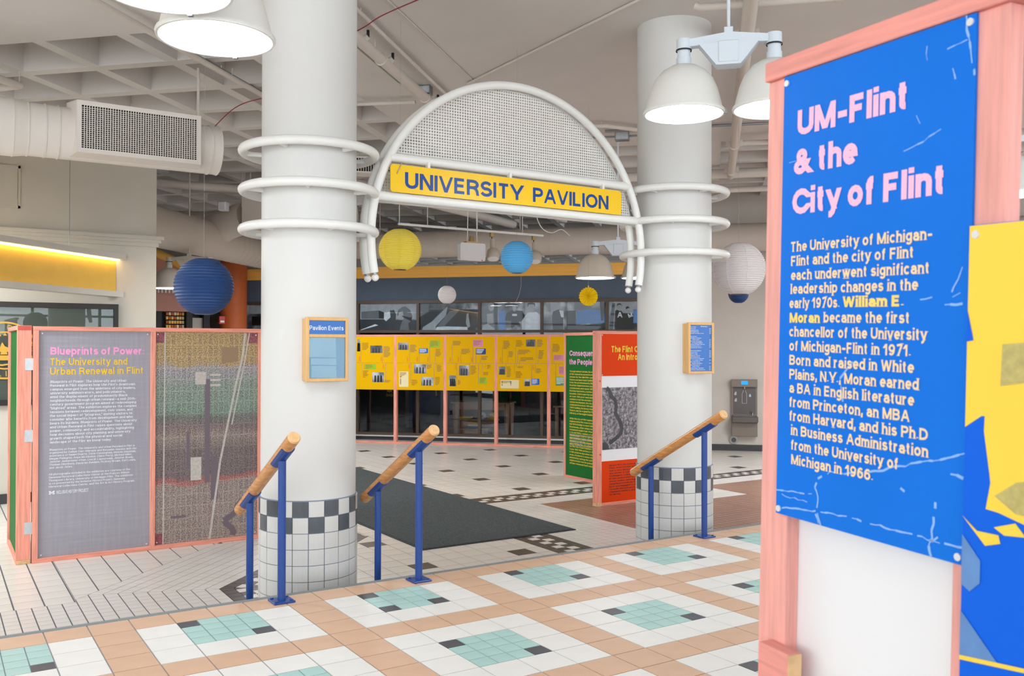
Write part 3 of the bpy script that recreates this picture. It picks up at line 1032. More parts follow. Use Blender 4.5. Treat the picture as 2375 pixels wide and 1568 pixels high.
# yellow sign box with a light strip, set at 45 degrees in front of the left wall
sb = thing('lit_fascia', 'angled yellow fascia lit by a light strip under a cream valance', 'sign', (0.19, 7.40, 0), math.pi / 4)
MB().box(-4.0, 0.02, -0.02, 0.10, 2.58, 2.65).build('valance', 'wall_beige', sb)
MB().box(-4.0, -0.03, 0.035, 0.075, 2.562, 2.58).build('light_strip', 'led', sb)
MB().box(-4.0, -0.04, 0.085, 0.12, 2.16, 2.58).build('yellow_panel', 'yellow_paint', sb)
MB().box(-4.0, 0.0, 0.0, 0.16, 2.095, 2.165).build('ledge', 'wall_beige', sb)
MB().tube([(-0.98, 0.03, 2.65), (-0.98, 0.03, ZC)], 0.004, 6).build('cable', 'steel', sb)

# diagonal back walls: local x runs along the wall, local y away from the camera
wb = struct('wall_back', (0, 0, 0), R45)
n0 = 12.62
MB().box(-7.5, 1.75, n0, n0 + 0.2, 2.40, 2.87).build('slate_band', 'slate_band', wb)
MB().box(-7.5, 1.75, n0 + 0.02, n0 + 0.2, ZL, ZL + 0.075).build('kick_plate', 'baseboard', wb)
MB().box(-7.5, 1.75, n0 - 0.01, n0 + 0.1, ZL + 0.075, ZL + 0.11).build('kick_strip', 'print_white', wb)
MB().box(-7.5, 1.75, n0 + 0.0, n0 + 3.8, ZL - 0.02, ZL + 0.005).build('shop_floor', 'store_floor', wb)
MB().box(-7.5, 1.75, n0 + 0.15, n0 + 3.8, 2.87, 2.95).build('shop_ceiling', 'store_dark', wb)
MB().box(-7.5, 1.75, n0 + 3.7, n0 + 3.8, ZL, 2.9).build('shop_back', 'store_dark', wb)
MB().box(-7.6, -7.5, n0, n0 + 3.8, ZL, 2.9).build('shop_side', 'store_dark', wb)
cr = MB()
for y0, z0, z1 in ((n0 - 0.05, 2.865, 2.93), (n0 - 0.09, 2.93, 2.99), (n0 - 0.13, 2.99, 3.02), (n0 - 0.17, 3.02, 3.085)):
    cr.box(-7.6, 1.75, y0, n0 + 0.1, z0, z1)
o = cr.build('trim_3', 'gold_paint', None, kind='structure')
o.rotation_euler = (0, 0, R45)
# shop window: bronze frame, panes
ws = struct('window_2', (0, 0, 0), R45, 'bronze framed shop window below the slate blue band')
mx = [-7.36, -6.06, -4.80, -3.50, -2.205, -0.94, 0.35, 1.66]
for x in mx:
    MB().box(x - 0.028, x + 0.028, n0 - 0.03, n0 + 0.06, ZL + 0.11, 2.40).build('mullion', 'bronze_frame', ws)
MB().box(-7.5, 1.75, n0 - 0.035, n0 + 0.06, 2.345, 2.405).build('head_rail', 'bronze_frame', ws)
MB().box(-7.5, 1.75, n0 - 0.035, n0 + 0.06, 1.745, 1.80).build('transom', 'bronze_frame', ws)
MB().box(-7.5, 1.75, n0 - 0.035, n0 + 0.06, ZL + 0.11, ZL + 0.16).build('sill_rail', 'bronze_frame', ws)
for a, b in zip(mx[:-1], mx[1:]):
    MB().box(a + 0.028, b - 0.028, n0 + 0.01, n0 + 0.016, ZL + 0.16, 1.745).build('pane', 'store_glass', ws)

wr = struct('wall_right', (0, 0, 0), R45)
MB().box(1.75, 14, 12.27, 12.9, ZL, ZC + 0.4).build('wall_face', 'wall_taupe', wr)
o = MB().box(1.75, 14, 12.24, 12.28, ZL, ZL + 0.115).build('baseboard_right', 'baseboard', None, kind='structure')
o.rotation_euler = (0, 0, R45)
MB().box(-16, 16, 25.0, 25.2, ZL, ZC + 0.4).build('wall_far', 'wall_taupe', None, kind='structure').rotation_euler = (0, 0, R45)
MB().box(-9.2, -9.0, 1.0, 16.0, ZL, ZC + 0.4).build('wall_west', 'wall_beige', None, kind='structure')
MB().box(18.5, 18.7, -12.5, 2.0, ZL, ZC + 0.4).build('wall_east', 'wall_beige', None, kind='structure')
# glazed front behind the camera: bronze mullions, daylight between them
wg = struct('window_3')
for k in range(15):
    x = -9.0 + k * 1.964
    MB().box(x - 0.04, x + 0.04, -12.5, -12.4, -0.16, ZC).build('mullion', 'bronze_frame', wg)
MB().box(-9, 18.5, -12.5, -12.4, -0.16, 0.1).build('sill_rail', 'bronze_frame', wg)
MB().box(-9, 18.5, -12.48, -12.42, 2.4, 2.47).build('transom', 'bronze_frame', wg)
for k in range(7):
    y = -12.4 + k * 2.2
    MB().box(-9.1, -9.0, y - 0.04, y + 0.04, -0.16, ZC).build('mullion', 'bronze_frame', wg)
MB().box(-9.1, -9.0, -12.4, 1.0, -0.16, 0.1).build('sill_rail', 'bronze_frame', wg)
MB().box(-9.08, -9.02, -12.4, 1.0, 2.4, 2.47).build('transom', 'bronze_frame', wg)
MB().box(-9.0, 18.5, -12.5, -9.0, -0.16, -0.01).build('floor_front', 'grout', None, kind='structure')
MB().box(8.0, 18.5, -9.5, 0.0, -0.16, -0.012).build('floor_side', 'peach_tile', None, kind='structure')
MB().box(-9.0, -24 * S, -9.5, 0.0, -0.16, -0.012).build('floor_side', 'peach_tile', None, kind='structure')

# ------------------------------------------------------------------ columns with tiled bases and tube rings
RC, RB, TZ = 0.32, 0.332, 0.105
RINGS = (2.789, 2.522, 2.252)

def column(loc, label, base_top, phase, ring_gap):
    c = thing('column', label, 'column', (loc[0], loc[1], ZL), 0, 'round white columns')
    MB().lathe([(RC, 0.0), (RC, ZC - ZL)], seg=72).build('shaft', 'column_paint', c, 40)
    # tiled base: nine rows of four inch tiles on a grout cylinder
    rows = int(round((base_top - ZL) / TZ))
    top = base_top - ZL
    MB().lathe([(RB - 0.006, 0.0), (RB - 0.006, top), (RC - 0.01, top + 0.012)], seg=72).build('grout_bed', 'col_grout', c, 40)
    n = 20
    da = 2 * math.pi / n
    toward = math.atan2(CAM.y - loc[1], CAM.x - loc[0])
    meshes = {}
    back = {'col_white_tile': MB(), 'col_dark_tile': MB()}
    for r in range(rows):
        z1 = top - r * TZ
        z0 = max(0.0, z1 - TZ)
        for k in range(n):
            a0 = phase + k * da
            dark = (r == 0 and k % 2 == 0) or (r == 1 and k % 2 == 1)
            m = 'col_dark_tile' if dark else 'col_white_tile'
            g = 0.0024
            segs = 3

            def shape(b0, zz0, zz1):
                vs = []
                for s in range(segs + 1):
                    a = b0 + g / RB + (da - 2 * g / RB) * s / segs
                    for rr, z in ((RB - 0.006, zz0), (RB, zz0), (RB, zz1), (RB - 0.006, zz1)):
                        vs.append((rr * math.cos(a), rr * math.sin(a), z))
                fs = [(0, 1, 2, 3), tuple(segs * 4 + i for i in (3, 2, 1, 0))]
                for s in range(segs):
                    for i in range(4):
                        j = (i + 1) % 4
                        fs.append((s * 4 + i, (s + 1) * 4 + i, (s + 1) * 4 + j, s * 4 + j))
                return vs, fs
            mid = a0 + da / 2
            if math.cos(mid - toward) > -0.2:
                if m not in meshes:
                    vs, fs = shape(0, g, TZ - g)
                    meshes[m] = MB().add(vs, fs).mesh('dark_tile' if dark else 'white_tile', m)
                if z1 - TZ < -0.001:
                    vs, fs = shape(0, g, z1 - z0 - g)
                    me = MB().add(vs, fs).mesh('white_tile', m)
                else:
                    me = meshes[m]
                t = link('dark_tile' if dark else 'white_tile', me, c)
                t.location = (0, 0, z0)
                t.rotation_euler = (0, 0, a0)
            else:
                back[m].add(*shape(a0, z0 + g, z1 - g))
    for m, b in back.items():
        b.build('rear_tiles', m, c, kind='stuff')
    for q, z in enumerate(RINGS):
        R = 0.446
        pts = [(R * math.cos(2 * math.pi * k / 72), R * math.sin(2 * math.pi * k / 72), z - ZL) for k in range(72)]
        rg = MB().tube(pts, 0.031, 14, closed=True).build('ring', 'tube_paint', c, 50)
        for k in range(5):
            a = toward + math.radians(-28 + 26 * q) + k * 2 * math.pi / 5
            ca, sa = math.cos(a), math.sin(a)
            st = MB()
            st.tube([((RC - 0.01) * ca, (RC - 0.01) * sa, z - ZL - 0.012), (R * ca, R * sa, z - ZL - 0.004)], 0.016, 10)
            st.lathe([(0.0, 0.009), (0.007, 0.005), (0.009, 0.0)], (0, 0, 0), 8)
            st.build('standoff', 'tube_paint', rg, 50)
    return c

colL = column((0.285, 0.83), 'near white round column between the first two handrails, with checkered tile base', 0.446, math.radians(-128), 0)
colR = column((3.552, 0.713), 'far white round column behind the right handrail, with checkered tile base', 0.446, math.radians(-119), 0)

# ------------------------------------------------------------------ arch sign between the columns
ar = thing('arch_sign', 'white tubular arch with yellow sign and square mesh between the columns', 'sign', (1.912, 0.68, 0))
RA, ZA = 1.2345, 2.235
for y in (0.0, 0.13):
    t0 = -12.0
    pts = []
    for k in range(65):
        a = math.radians(t0 + (180 - 2 * t0) * k / 64)
        pts.append((RA * math.cos(a), y, ZA + RA * math.sin(a)))
    tb = MB().tube(pts, 0.031, 14).build('arc_tube', 'tube_paint', ar, 50)
    for sgn in (0, -1):
        p = Vector(pts[sgn])
        q = Vector(pts[1 if sgn == 0 else -2])
        d = (p - q).normalized()
        MB().tube([tuple(p + d * 0.001), tuple(p + d * 0.012)], 0.022, 10).build('end_neck', 'steel', tb)
        c = p + d * 0.035
        MB().lathe([(0.001, -0.027), (0.015, -0.022), (0.026, -0.008), (0.026, 0.008), (0.015, 0.022), (0.001, 0.027)], tuple(c), 14).build('end_ball', 'tube_paint', tb, 60)
for z in (2.803, 2.522):
    x = math.sqrt(RA ** 2 - (z - ZA) ** 2)
    MB().tube([(-x, 0, z), (x, 0, z)], 0.034, 14).build('cross_tube', 'tube_paint', ar, 50)
    MB().tube([(-x, 0.13, z), (x, 0.13, z)], 0.028, 12).build('rear_cross_tube', 'tube_paint', ar, 50)
for z in RINGS:
    x = math.sqrt(RA ** 2 - (z - ZA) ** 2)
    for sx in (-1, 1):
        MB().tube([(sx * x, 0, z), (sx * x, 0.13, z)], 0.024, 10).build('spacer_tube', 'tube_paint', ar, 50)
# square mesh
ms = MB()
P, BW, ym = 0.0216, 0.0084, 0.062
k = int(RA / P)
rin = RA - 0.02
for i in range(-k, k + 1):
    x = i * P
    if abs(x) < rin:
        z1 = ZA + math.sqrt(rin ** 2 - x * x)
        if z1 > 2.53:
            ms.box(x - BW / 2, x + BW / 2, ym - 0.003, ym + 0.003, 2.535, z1)
z = 2.535
while z < ZA + rin:
    x = math.sqrt(max(0, rin ** 2 - (z - ZA) ** 2))
    ms.box(-x, x, ym - 0.0035, ym + 0.0035, z - BW / 2, z + BW / 2)
    z += P
ms.build('mesh_screen', 'tube_paint', ar, kind='stuff')
# yellow sign board
sx0, sx1, sz0, sz1 = -1.1058, 0.9817, 2.5508, 2.7479

def rrect(x0, x1, z0, z1, r, n=5):
    p = []
    for cx, cz, a0 in ((x1 - r, z1 - r, 0), (x0 + r, z1 - r, 90), (x0 + r, z0 + r, 180), (x1 - r, z0 + r, 270)):
        for k in range(n + 1):
            a = math.radians(a0 + 90 * k / n)
            p.append((cx + r * math.cos(a), cz + r * math.sin(a)))
    return p
bd = MB().plate(rrect(sx0, sx1, sz0, sz1, 0.022), -0.045, -0.037).build('sign_board', 'sign_yellow', ar)
heading(bd, 'word', 'sign_blue', [('UNIVERSITY', -0.9944, 2.5838, 0.1156, 1.0133), ('PAVILION', 0.1005, 2.5838, 0.1114, 0.7450)], y=-0.0462, bold=0.03)
for x in (-0.8, -0.1, 0.8):
    MB().box(x - 0.01, x + 0.01, -0.04, 0.0, 2.74, 2.79).build('clip', 'tube_paint', ar)
MB().tube([(-1.02, -0.05, 2.765), (-1.06, -0.05, 2.68)], 0.003, 6).build('loose_string', 'string', ar)

# ------------------------------------------------------------------ handrails
def handrail(x, label, zt):
    h = thing('handrail', label, 'handrail', (x, 0, 0), 0, 'stair handrails')
    a, b = Vector((0, -0.30, 0.952)), Vector((0, 0.735, 0.398))
    d = (b - a).normalized()
    rl = MB().tube([tuple(a), tuple(b)], 0.037, 24).build('rail', 'rail_wood', h, 50)
    for p, s in ((a, -1), (b, 1)):
        MB().tube([tuple(p), tuple(p + d * s * 0.012)], 0.037, 24, rs=[0.0368, 0.030]).build('end_grain', 'rail_end', rl, 30)
    for y, foot in ((-0.10, 0.0), (0.515, -0.30)):
        t = (y - a.y) / (b.y - a.y)
        zr = a.z + (b.z - a.z) * t
        po = MB().tube([(0, y, foot + 0.004), (0, y, zr - 0.040)], 0.0225, 16).build('post', 'blue_steel', h, 50)
        sd = MB()
        L = 0.11
        c = Vector((0, y, zr))
        nrm = Vector((0, -d.z, d.y)).normalized()
        if nrm.z < 0:
            nrm = -nrm
        for s0 in (1,):
            vs = []
            for e2 in (-L, L):
                for k in range(7):
                    an = math.radians(-160 + 140 * k / 6)
                    for rr in (0.0378, 0.044):
                        vs.append(tuple(c + d * e2 + Vector((1, 0, 0)) * rr * math.cos(an) + nrm * rr * math.sin(an)))
            fs = []
            for k in range(6):
                for w in (0, 1):
                    i0, i1 = k * 2 + w, (k + 1) * 2 + w
                    fs.append((i0, i1, i1 + 14, i0 + 14))
                fs.append((k * 2, k * 2 + 1, k * 2 + 3, k * 2 + 2))
                fs.append((14 + k * 2, 14 + k * 2 + 1, 14 + k * 2 + 3, 14 + k * 2 + 2))
            fs.append((0, 1, 15, 14))
            fs.append((12, 13, 27, 26))
            sd.add(vs, fs)
        sd.build('saddle', 'blue_steel', po)
        bp = MB().bbox(-0.062, 0.062, y - 0.062, y + 0.062, foot, foot + 0.011, 0.003).build('base_plate', 'blue_steel', po)
        for ox in (-0.043, 0.043):
            for oy in (-0.043, 0.043):
                MB().lathe([(0.009, 0), (0.009, 0.006), (0.0, 0.007)], (ox, y + oy, foot + 0.011), 6).build('bolt', 'blue_steel', po)
    return h

handrail(-0.212, 'wooden handrail on blue posts left of the near column', 0)
handrail(0.662, 'wooden handrail on blue posts between the near column and the mat', 0)
handrail(3.111, 'wooden handrail on blue posts in front of the far column', 0)

# ------------------------------------------------------------------ notice boxes on the columns
nb = thing('notice_box', 'oak framed notice box reading Pavilion Events on the near column', 'notice box', (0.272, 0.445, 1.230), 0)
w, h = 0.141, 0.406

def oak_box(t, w, h, bars, depth):
    MB().box(-w + 0.008, w - 0.008, 0.014, depth, 0.008, h - 0.008).build('case', 'oak', t)
    f = 0.021
    MB().bbox(-w, -w + f, 0, 0.03, 0, h, 0.003).build('stile', 'oak', t)
    MB().bbox(w - f, w, 0, 0.03, 0, h, 0.003).build('stile', 'oak', t)
    for z in bars:
        MB().bbox(-w + f - 0.002, w - f + 0.002, 0.001, 0.03, z, z + 0.021, 0.003).build('rail', 'oak', t)
oak_box(nb, w, h, (0, 0.279, h - 0.021), 0.10)
hp = MB().box(-w + 0.02, w - 0.02, 0.010, 0.0145, 0.295, h - 0.018).build('heading', 'notice_blue', nb)
lt = MB()
text(lt, 'Pavilion Events', -0.117, 0.325, 0.028, 0.226, 0.009, 0.015)
lt.build('lettering', 'ink_white', hp, kind='stuff')
nb.scale = (1.033,) * 3
bk = MB().box(-w + 0.02, w - 0.02, 0.0115, 0.0145, 0.02, 0.285).build('backing', 'notice_dim', nb)
for x0, x1, z0, z1 in ((-0.118, 0.06, 0.152, 0.28), (-0.108, 0.063, 0.104, 0.148), (-0.104, 0.064, 0.022, 0.1)):
    MB().plate([(x0, z0 + 0.004), (x1, z0), (x1 - 0.004, z1 - 0.002), (x0, z1)], 0.0095, 0.0112).build('paper', 'notice_paper', bk)
MB().box(-w + 0.02, w - 0.02, 0.005, 0.007, 0.02, 0.285).build('pane', 'clear_glass', nb)

db = thing('directory_box', 'oak framed blue directory board on the far column', 'notice box', (3.497, 0.322, 1.237), math.radians(-8))
w, h = 0.126, 0.414
oak_box(db, w, h, (0, h - 0.021), 0.11)
hp = MB().box(-w + 0.02, w - 0.02, 0.010, 0.0145, 0.018, h - 0.018).build('letter_board', 'notice_blue', db)
lt = MB()
rows = [('First Floor', 0.055, 0.0, None), ('Bookstore', 0.05, 0, '108'), ('Happenings Room', 0.078, 0, '109'), ('Michigan Room', 0.08, 0, '110'), ('Student Activities Center', 0.13, 0, '121'), ('', 0, 0, None), ('Second Floor', 0.062, 0, None), ('Academic Advising &', 0.105, 0, None), ('Career Center', 0.07, .016, '285'), ('Accounts Receivable', 0.11, 0, '207'), ('& Student Billing', 0.10, .016, '207'), ('Career & Student Success', 0.14, 0, '264'), ('Counseling, Office of', 0.10, 0, '264'), ('Financial Aid, Office of', 0.112, 0, '277'), ('', 0, 0, None), ('Government Relations', 0.104, 0, '216'), ('Lapeer Room', 0.068, 0, '225'), ('North Lounge', 0.068, 0, '218'), ('Registrar, Office of', 0.094, 0, '266'), ('Rotunda Room', 0.09, 0, '214'), ('Provost & Vice Chancellor', 0.133, 0, None), ('for Academic Affairs', 0.104, .016, '229'), ('Vice Chancellor for', 0.094, 0, None), ('Business & Finance', 0.098, .016, '234'), ('Vice Chancellor for', 0.094, 0, None), ('Student Affairs', 0.07, .016, '217'), ('Undergraduate Admissions', 0.128, 0, '245'), ('University Human Resources', 0.142, 0, '219')]
for i, (s, ww, ind, num) in enumerate(rows):
    z = 0.374 - i * 0.01275
    if s:
        text(lt, s, -0.102 + ind, z, 0.0072, ww, 0.009, 0.02)
    if num:
        text(lt, num, 0.099, z, 0.0072, 0.018, 0.009, 0.02, right=True)
db.scale = (1.031,) * 3
text(lt, 'Directory', -0.002, 0.378, 0.010, 0.065, 0.009, 0.02)
lt.build('lettering', 'ink_white', hp, kind='stuff')

# ------------------------------------------------------------------ timber exhibition frames
def lumber_frame(name, label, loc, rz, posts, h, pw=0.044, dp=0.089, mv='stain_v', mh='stain_h', group='stained timber exhibition frames'):
    t = thing(name, label, 'display frame', loc, rz, group)
    x0, x1 = posts[0] - pw / 2, posts[-1] + pw / 2
    for x in posts:
        MB().bbox(x - pw / 2, x + pw / 2, 0, dp, 0.038, h - 0.038, 0.002).build('post', mv, t)
    MB().bbox(x0, x1, 0, dp, 0, 0.038, 0.002).build('bottom_rail', mh, t)
    MB().bbox(x0, x1, 0, dp, h - 0.038, h, 0.002).build('top_rail', mh, t)
    return t

def panel(t, name, m, x0, x1, z0, z1, y=0.022, thick=0.006):
    # the panel mesh is centred on its own origin so that print is laid out from its middle
    cx, cz = (x0 + x1) / 2, (z0 + z1) / 2
    o = MB().box(x0 - cx, x1 - cx, 0, thick, z0 - cz, z1 - cz).build(name, m, t)
    o.location = (cx, y, cz)
    return o

def screws(p, pts, r=0.006):
    for x, z in pts:
        MB().disc((x, -0.003, z), r, 10, 'y', 0.003).build('screw', 'screw', p)

# left frame: title board and city map
HL = 2.085
lf = lumber_frame('exhibit_frame', 'salmon timber frame holding the grey title board and the tinted city map', (0, 3.80, ZL), 0, [-1.126, -0.147, 0.868], HL)
tb = panel(lf, 'title_board', 'print_chalk', -1.104, -0.169, 0.038, HL - 0.038, 0.02)
W0, Z0 = (-1.104 - 0.169) / 2, HL / 2 + ZL          # panel centre in world x and z

def tp(x, z):
    return x - W0, z - Z0
heading(tb, 'pink_heading', 'ink_pink', [('Blueprints of Power:', *tp(-1.013, 1.383), 0.068, 0.788)], bold=0.045)
heading(tb, 'yellow_heading', 'ink_yellow', [('The University and', *tp(-1.013, 1.29), 0.062, 0.645), ('Urban Renewal in Flint', *tp(-1.013, 1.205), 0.062, 0.777)], bold=0.02, serif=True)
a = MB()
rows = [('Blueprints of Power: The University and Urban', .632), ('Renewal in Flint explores how UM-Flint\u2019s downtown', .71), ('campus emerged from the ambitions of city leaders,', .713), ('university administrators, and policymakers,', .625), ('amid the displacement of predominantly Black', .645), ('neighborhoods through urban renewal\u2014a mid-20th-', .718), ('century government program aimed at redeveloping', .718), ('\u201cblighted\u201d areas. The exhibition explores the complex', .724), ('tensions between redevelopment, civic vision, and', .688), ('the social impact of \u201cprogress,\u201d inviting visitors to', .684), ('consider who benefits from development and who', .688), ('bears its burdens. Blueprints of Power: The University', .725), ('and Urban Renewal in Flint raises questions about', .684), ('power, community, and accountability, highlighting', .70), ('how decisions about city planning and university', .672), ('growth shaped both the physical and social', .60), ('landscape of the Flint we know today.', .507)]
for i, (s, ww) in enumerate(rows):
    x, z = tp(-1.012, 1.132 - i * 0.0336)
    text(a, s, x, z, 0.0215, ww, bold=0.02, shear=0.16 if i in (0,) else 0, serif=True)
rows = [('Blueprints of Power: The University and Urban Renewal in Flint is', .71), ('organized by Callum Carr-Marquis and Benjamin Gaydos with the', .725), ('assistance of Nalani Duarte, Catie Cunningham, Melody Gavishak,', .722), ('Megan Pellegrini, Anya McAlindon, Claire Perry, Michael Miller,', .69), ('Jennifer Junkermeier-Khan, Lisa M. Lapeyrouse, Jennifer Brady,', .70), ('Thomas Henthorn, Davarian Baldwin, Rodney Brown, Earl Lewis,', .72), ('and Jacob Jones.', .188)]
for i, (s, ww) in enumerate(rows):
    x, z = tp(-1.015, 0.53 - i * 0.0265)
    text(a, s, x, z, 0.017, ww, bold=0.018, shear=0.1, serif=True)
rows = [('All photographs included in the exhibition are courtesy of the', .675), ('Genesee Historical Collections Center at the Frances Willson', .67), ('Thompson Library, University of Michigan-Flint. The exhibition', .70), ('is co-presented by the Inclusive History Project, Genesee', .63), ('Historical Collections Center, and the Art & Art History Program.', .715)]
for i, (s, ww) in enumerate(rows):
    x, z = tp(-1.018, 0.312 - i * 0.0272)
    text(a, s, x, z, 0.017, ww, bold=0.018, serif=True)
x, z = tp(-0.955, 0.142)
text(a, 'INCLUSIVE HISTORY PROJECT', x, z, 0.03, 0.258, bold=0.02)
x, z = tp(-1.018, 0.142)
a.plate([(x, z), (x + .018, z), (x + .018, z + .007), (x + .014, z + .007), (x + .014, z + .017), (x + .024, z + .005), (x + .034, z + .017), (x + .034, z + .007), (x + .030, z + .007), (x + .030, z), (x + .048, z), (x + .048, z + .007), (x + .044, z + .007), (x + .044, z + .024), (x + .048, z + .024), (x + .048, z + .031), (x + .034, z + .031), (x + .024, z + .018), (x + .014, z + .031), (x, z + .031), (x, z + .024), (x + .004, z + .024), (x + .004, z + .007), (x, z + .007)], -0.0016, -0.001)
a.build('body_text', 'ink_white', tb, kind='stuff')
screws(tb, [(-0.44, 0.98), (0.44, 0.98), (-0.44, -0.98), (0.44, -0.98)])
cm = panel(lf, 'city_map', 'print_city', -0.125, 0.846, 0.038, HL - 0.038, 0.02)
mat('map_purple', (112, 98, 106), 0.5)
mat('map_pale', (196, 188, 180), 0.5, var=0.15, vscale=40)
mat('map_tan', (150, 122, 92), 0.5)
mat('map_red', (146, 78, 88), 0.5, var=0.45, vscale=40)
a = MB()
for pts in ([(0.483, -0.50), (0.46, -0.58), (0.40, -0.635), (0.33, -0.655), (0.29, -0.70), (0.27, -0.76), (0.22, -0.80), (0.155, -0.835)], [(0.16, -0.835), (0.18, -0.87), (0.23, -0.91), (0.25, -0.95), (0.24, -0.985)]):
    v_, f_, c_, p_ = stroke_poly(pts, 0.055)
    a.add([(x, -0.0014 - pts[0][0] * .0006, z) for x, z in v_], f_)
for x0, x1, z0, z1 in ((-0.03, 0.02, -0.45, 0.55), (-0.20, -0.17, -0.30, 0.05), (0.03, 0.10, -0.62, -0.20), (-0.34, -0.2, -0.77, -0.745)):
    a.plate([(x0, z0), (x1, z0), (x1, z1), (x0, z1)], -0.0012, -0.0006)
a.build('dark_ground', 'map_purple', cm, kind='stuff')
a = MB()
stroke(a, [(0.36, 1.0), (0.33, 0.75), (0.27, 0.5), (0.2, 0.15), (0.12, -0.25), (0.02, -1.0)], 0.02)
stroke(a, [(0.40, 1.0), (0.36, 0.75), (0.30, 0.45), (0.23, 0.1)], 0.012)
stroke(a, [(-0.40, 1.0), (-0.41, -1.0)], 0.012)
for x0, x1, z0, z1 in ((-0.12, -0.02, 0.50, 0.62), (0.02, 0.12, 0.48, 0.50), (0.02, 0.12, 0.53, 0.55), (0.02, 0.12, 0.58, 0.60), (-0.16, -0.06, -0.42, -0.2)):
    a.plate([(x0, z0), (x1, z0), (x1, z1), (x0, z1)], -0.0013, -0.0006)
a.build('pale_ground', 'map_pale', cm, kind='stuff')
a = MB()
a.plate([(0.13, 0.70), (0.29, 0.72), (0.29, 0.86), (0.13, 0.86)], -0.0013, -0.0006)
a.build('rail_yard', 'map_tan', cm)
a = MB()
for x0, x1, z0, z1 in ((-0.48, -0.40, 0.90, 1.0), (0.38, 0.48, 0.90, 1.0), (-0.48, -0.40, -1.0, -0.9)):
    a.plate([(x0, z0), (x1, z0), (x1, z1), (x0, z1)], -0.0011, -0.0005)
a.build('red_corner', 'map_red', cm, kind='stuff')
screws(cm, [(-0.465, 0.98), (0.465, 0.98), (-0.465, -0.98), (0.465, -0.98)])

# frame that turns the corner at its left end
rf = lumber_frame('exhibit_frame', 'salmon timber frame turning back toward the left wall beside the grey title board', (-1.272, 4.90, ZL), -math.pi / 2, [0.022, 1.058], HL + 0.005, 0.044, 0.112)
MB().box(0.03, 1.03, 0.02, 0.026, 0.04, HL - 0.04).build('print_board', 'print_green', rf)
MB().box(1.0805, 1.083, 0.004, 0.108, HL - 0.034, HL + 0.003).build('end_grain', 'stain_red', rf)
MB().box(1.0805, 1.083, 0.004, 0.108, 0.002, 0.036).build('end_grain', 'stain_end', rf)
for z in (0.31, 1.12, 1.75):
    MB().box(1.0805, 1.083, 0.062, 0.124, z - 0.052, z + 0.052).build('mending_plate', 'zinc', rf)

# timeline frame in front of the shop
HT = 2.15
tx = [-4.79, -3.767, -2.747, -1.726, -0.696, 0.33]
n1 = 12.0
tl = lumber_frame('exhibit_frame', 'long salmon timber frame of yellow timeline boards before the shop window', (n1 * Q, n1 * Q, ZL), R45, tx, HT, 0.06)
LIST = {
    1: dict(p=[(.205, .264, .05, .28, 1), (.489, .746, .17, .31, 2), (.535, .79, .675, .86, 3)], t=[(.31, .456, .12, .26), (.78, .93, .186, .395), (.33, .45, .645, .785), (.80, .93, .82, .87)],
            b=[('lime', .37, .614, .52, .62)], y=[(.24, .47), (.715, .47), (.765, .61)], l=[(.285, .12, .497), (.755, .18, .497), (.31, .497, .70), (.355, .497, .62), (.82, .497, .86)]),
    2: dict(p=[(.028, .253, .115, .25, 4), (.375, .633, .52, .69, 5), (.53, .783, .755, .915, 6)], t=[(.29, .43, .155, .30), (.84, .955, .235, .38), (.65, .77, .525, .61), (.86, .97, .53, .66), (.32, .46, .81, .92), (.825, .945, .755, .91)],
            b=[('blue', .48, .672, .22, .31), ('lime', .71, .925, .07, .207), ('cream', .053, .253, .655, .945)], y=[(.22, .475), (.43, .475), (.66, .475), (.255, .61)], l=[(.275, .17, .493), (.48, .3, .493), (.705, .1, .493), (.825, .3, .493), (.297, .493, .87), (.655, .493, .6), (.80, .493, .84), (.845, .493, .6)]),
    3: dict(p=[(.054, .205, .72, .92, 1), (.268, .475, .535, .72, 5)], t=[(.135, .33, .085, .17), (.315, .51, .23, .335), (.73, .87, .365, .44), (.505, .635, .54, .71), (.85, .93, .525, .60), (.77, .90, .655, .715), (.24, .31, .81, .90)],
            b=[('pinkb', .555, .765, .06, .19), ('navy', .617, .825, .22, .33), ('lime', .69, .845, .75, .875)], y=[(.07, .475), (.24, .475), (.52, .475), (.185, .61)], l=[(.115, .13, .495), (.30, .28, .495), (.555, .06, .495), (.615, .3, .495), (.71, .4, .495), (.22, .495, .8), (.485, .495, .72), (.67, .495, .87), (.745, .495, .66), (.82, .495, .58)]),
    4: dict(p=[(.58, .77, .058, .185, 2), (.03, .16, .55, .70, 4), (.545, .67, .78, .905, 6)], t=[(.12, .26, .08, .24), (.225, .33, .275, .385), (.38, .52, .07, .195), (.42, .68, .245, .335), (.465, .74, .385, .46), (.80, .93, .06, .20), (.835, .945, .255, .415), (.19, .285, .55, .75), (.41, .55, .545, .58), (.37, .51, .64, .765), (.78, .90, .585, .675)],
            b=[('cream', .065, .435, .795, .95), ('blue', .69, .85, .77, .88)], y=[(.055, .475), (.71, .61), (.04, .87)], l=[(.10, .17, .50), (.21, .35, .50), (.365, .15, .50), (.405, .28, .50), (.445, .44, .50), (.785, .1, .50), (.82, .33, .50), (.175, .50, .64), (.34, .50, .69), (.385, .50, .56), (.69, .50, .77), (.765, .50, .65)]),
    5: dict(p=[], t=[(.05, .2, .14, .29)], b=[('pinkb', .075, .265, .33, .44), ('pinkb', .17, .36, .54, .69), ('greenb', .11, .34, .73, .89)], y=[], l=[(.035, .22, .50), (.07, .33, .50), (.28, .17, .50), (.11, .5, .73), (.165, .5, .54)]),
}
mat('lime', (150, 190, 20), 0.5)
mat('blue', (18, 92, 190), 0.5)
mat('navy', (20, 52, 130), 0.5)
mat('cream', (232, 216, 168), 0.5)
mat('pinkb', (220, 132, 170), 0.5)
mat('greenb', (70, 140, 84), 0.5)
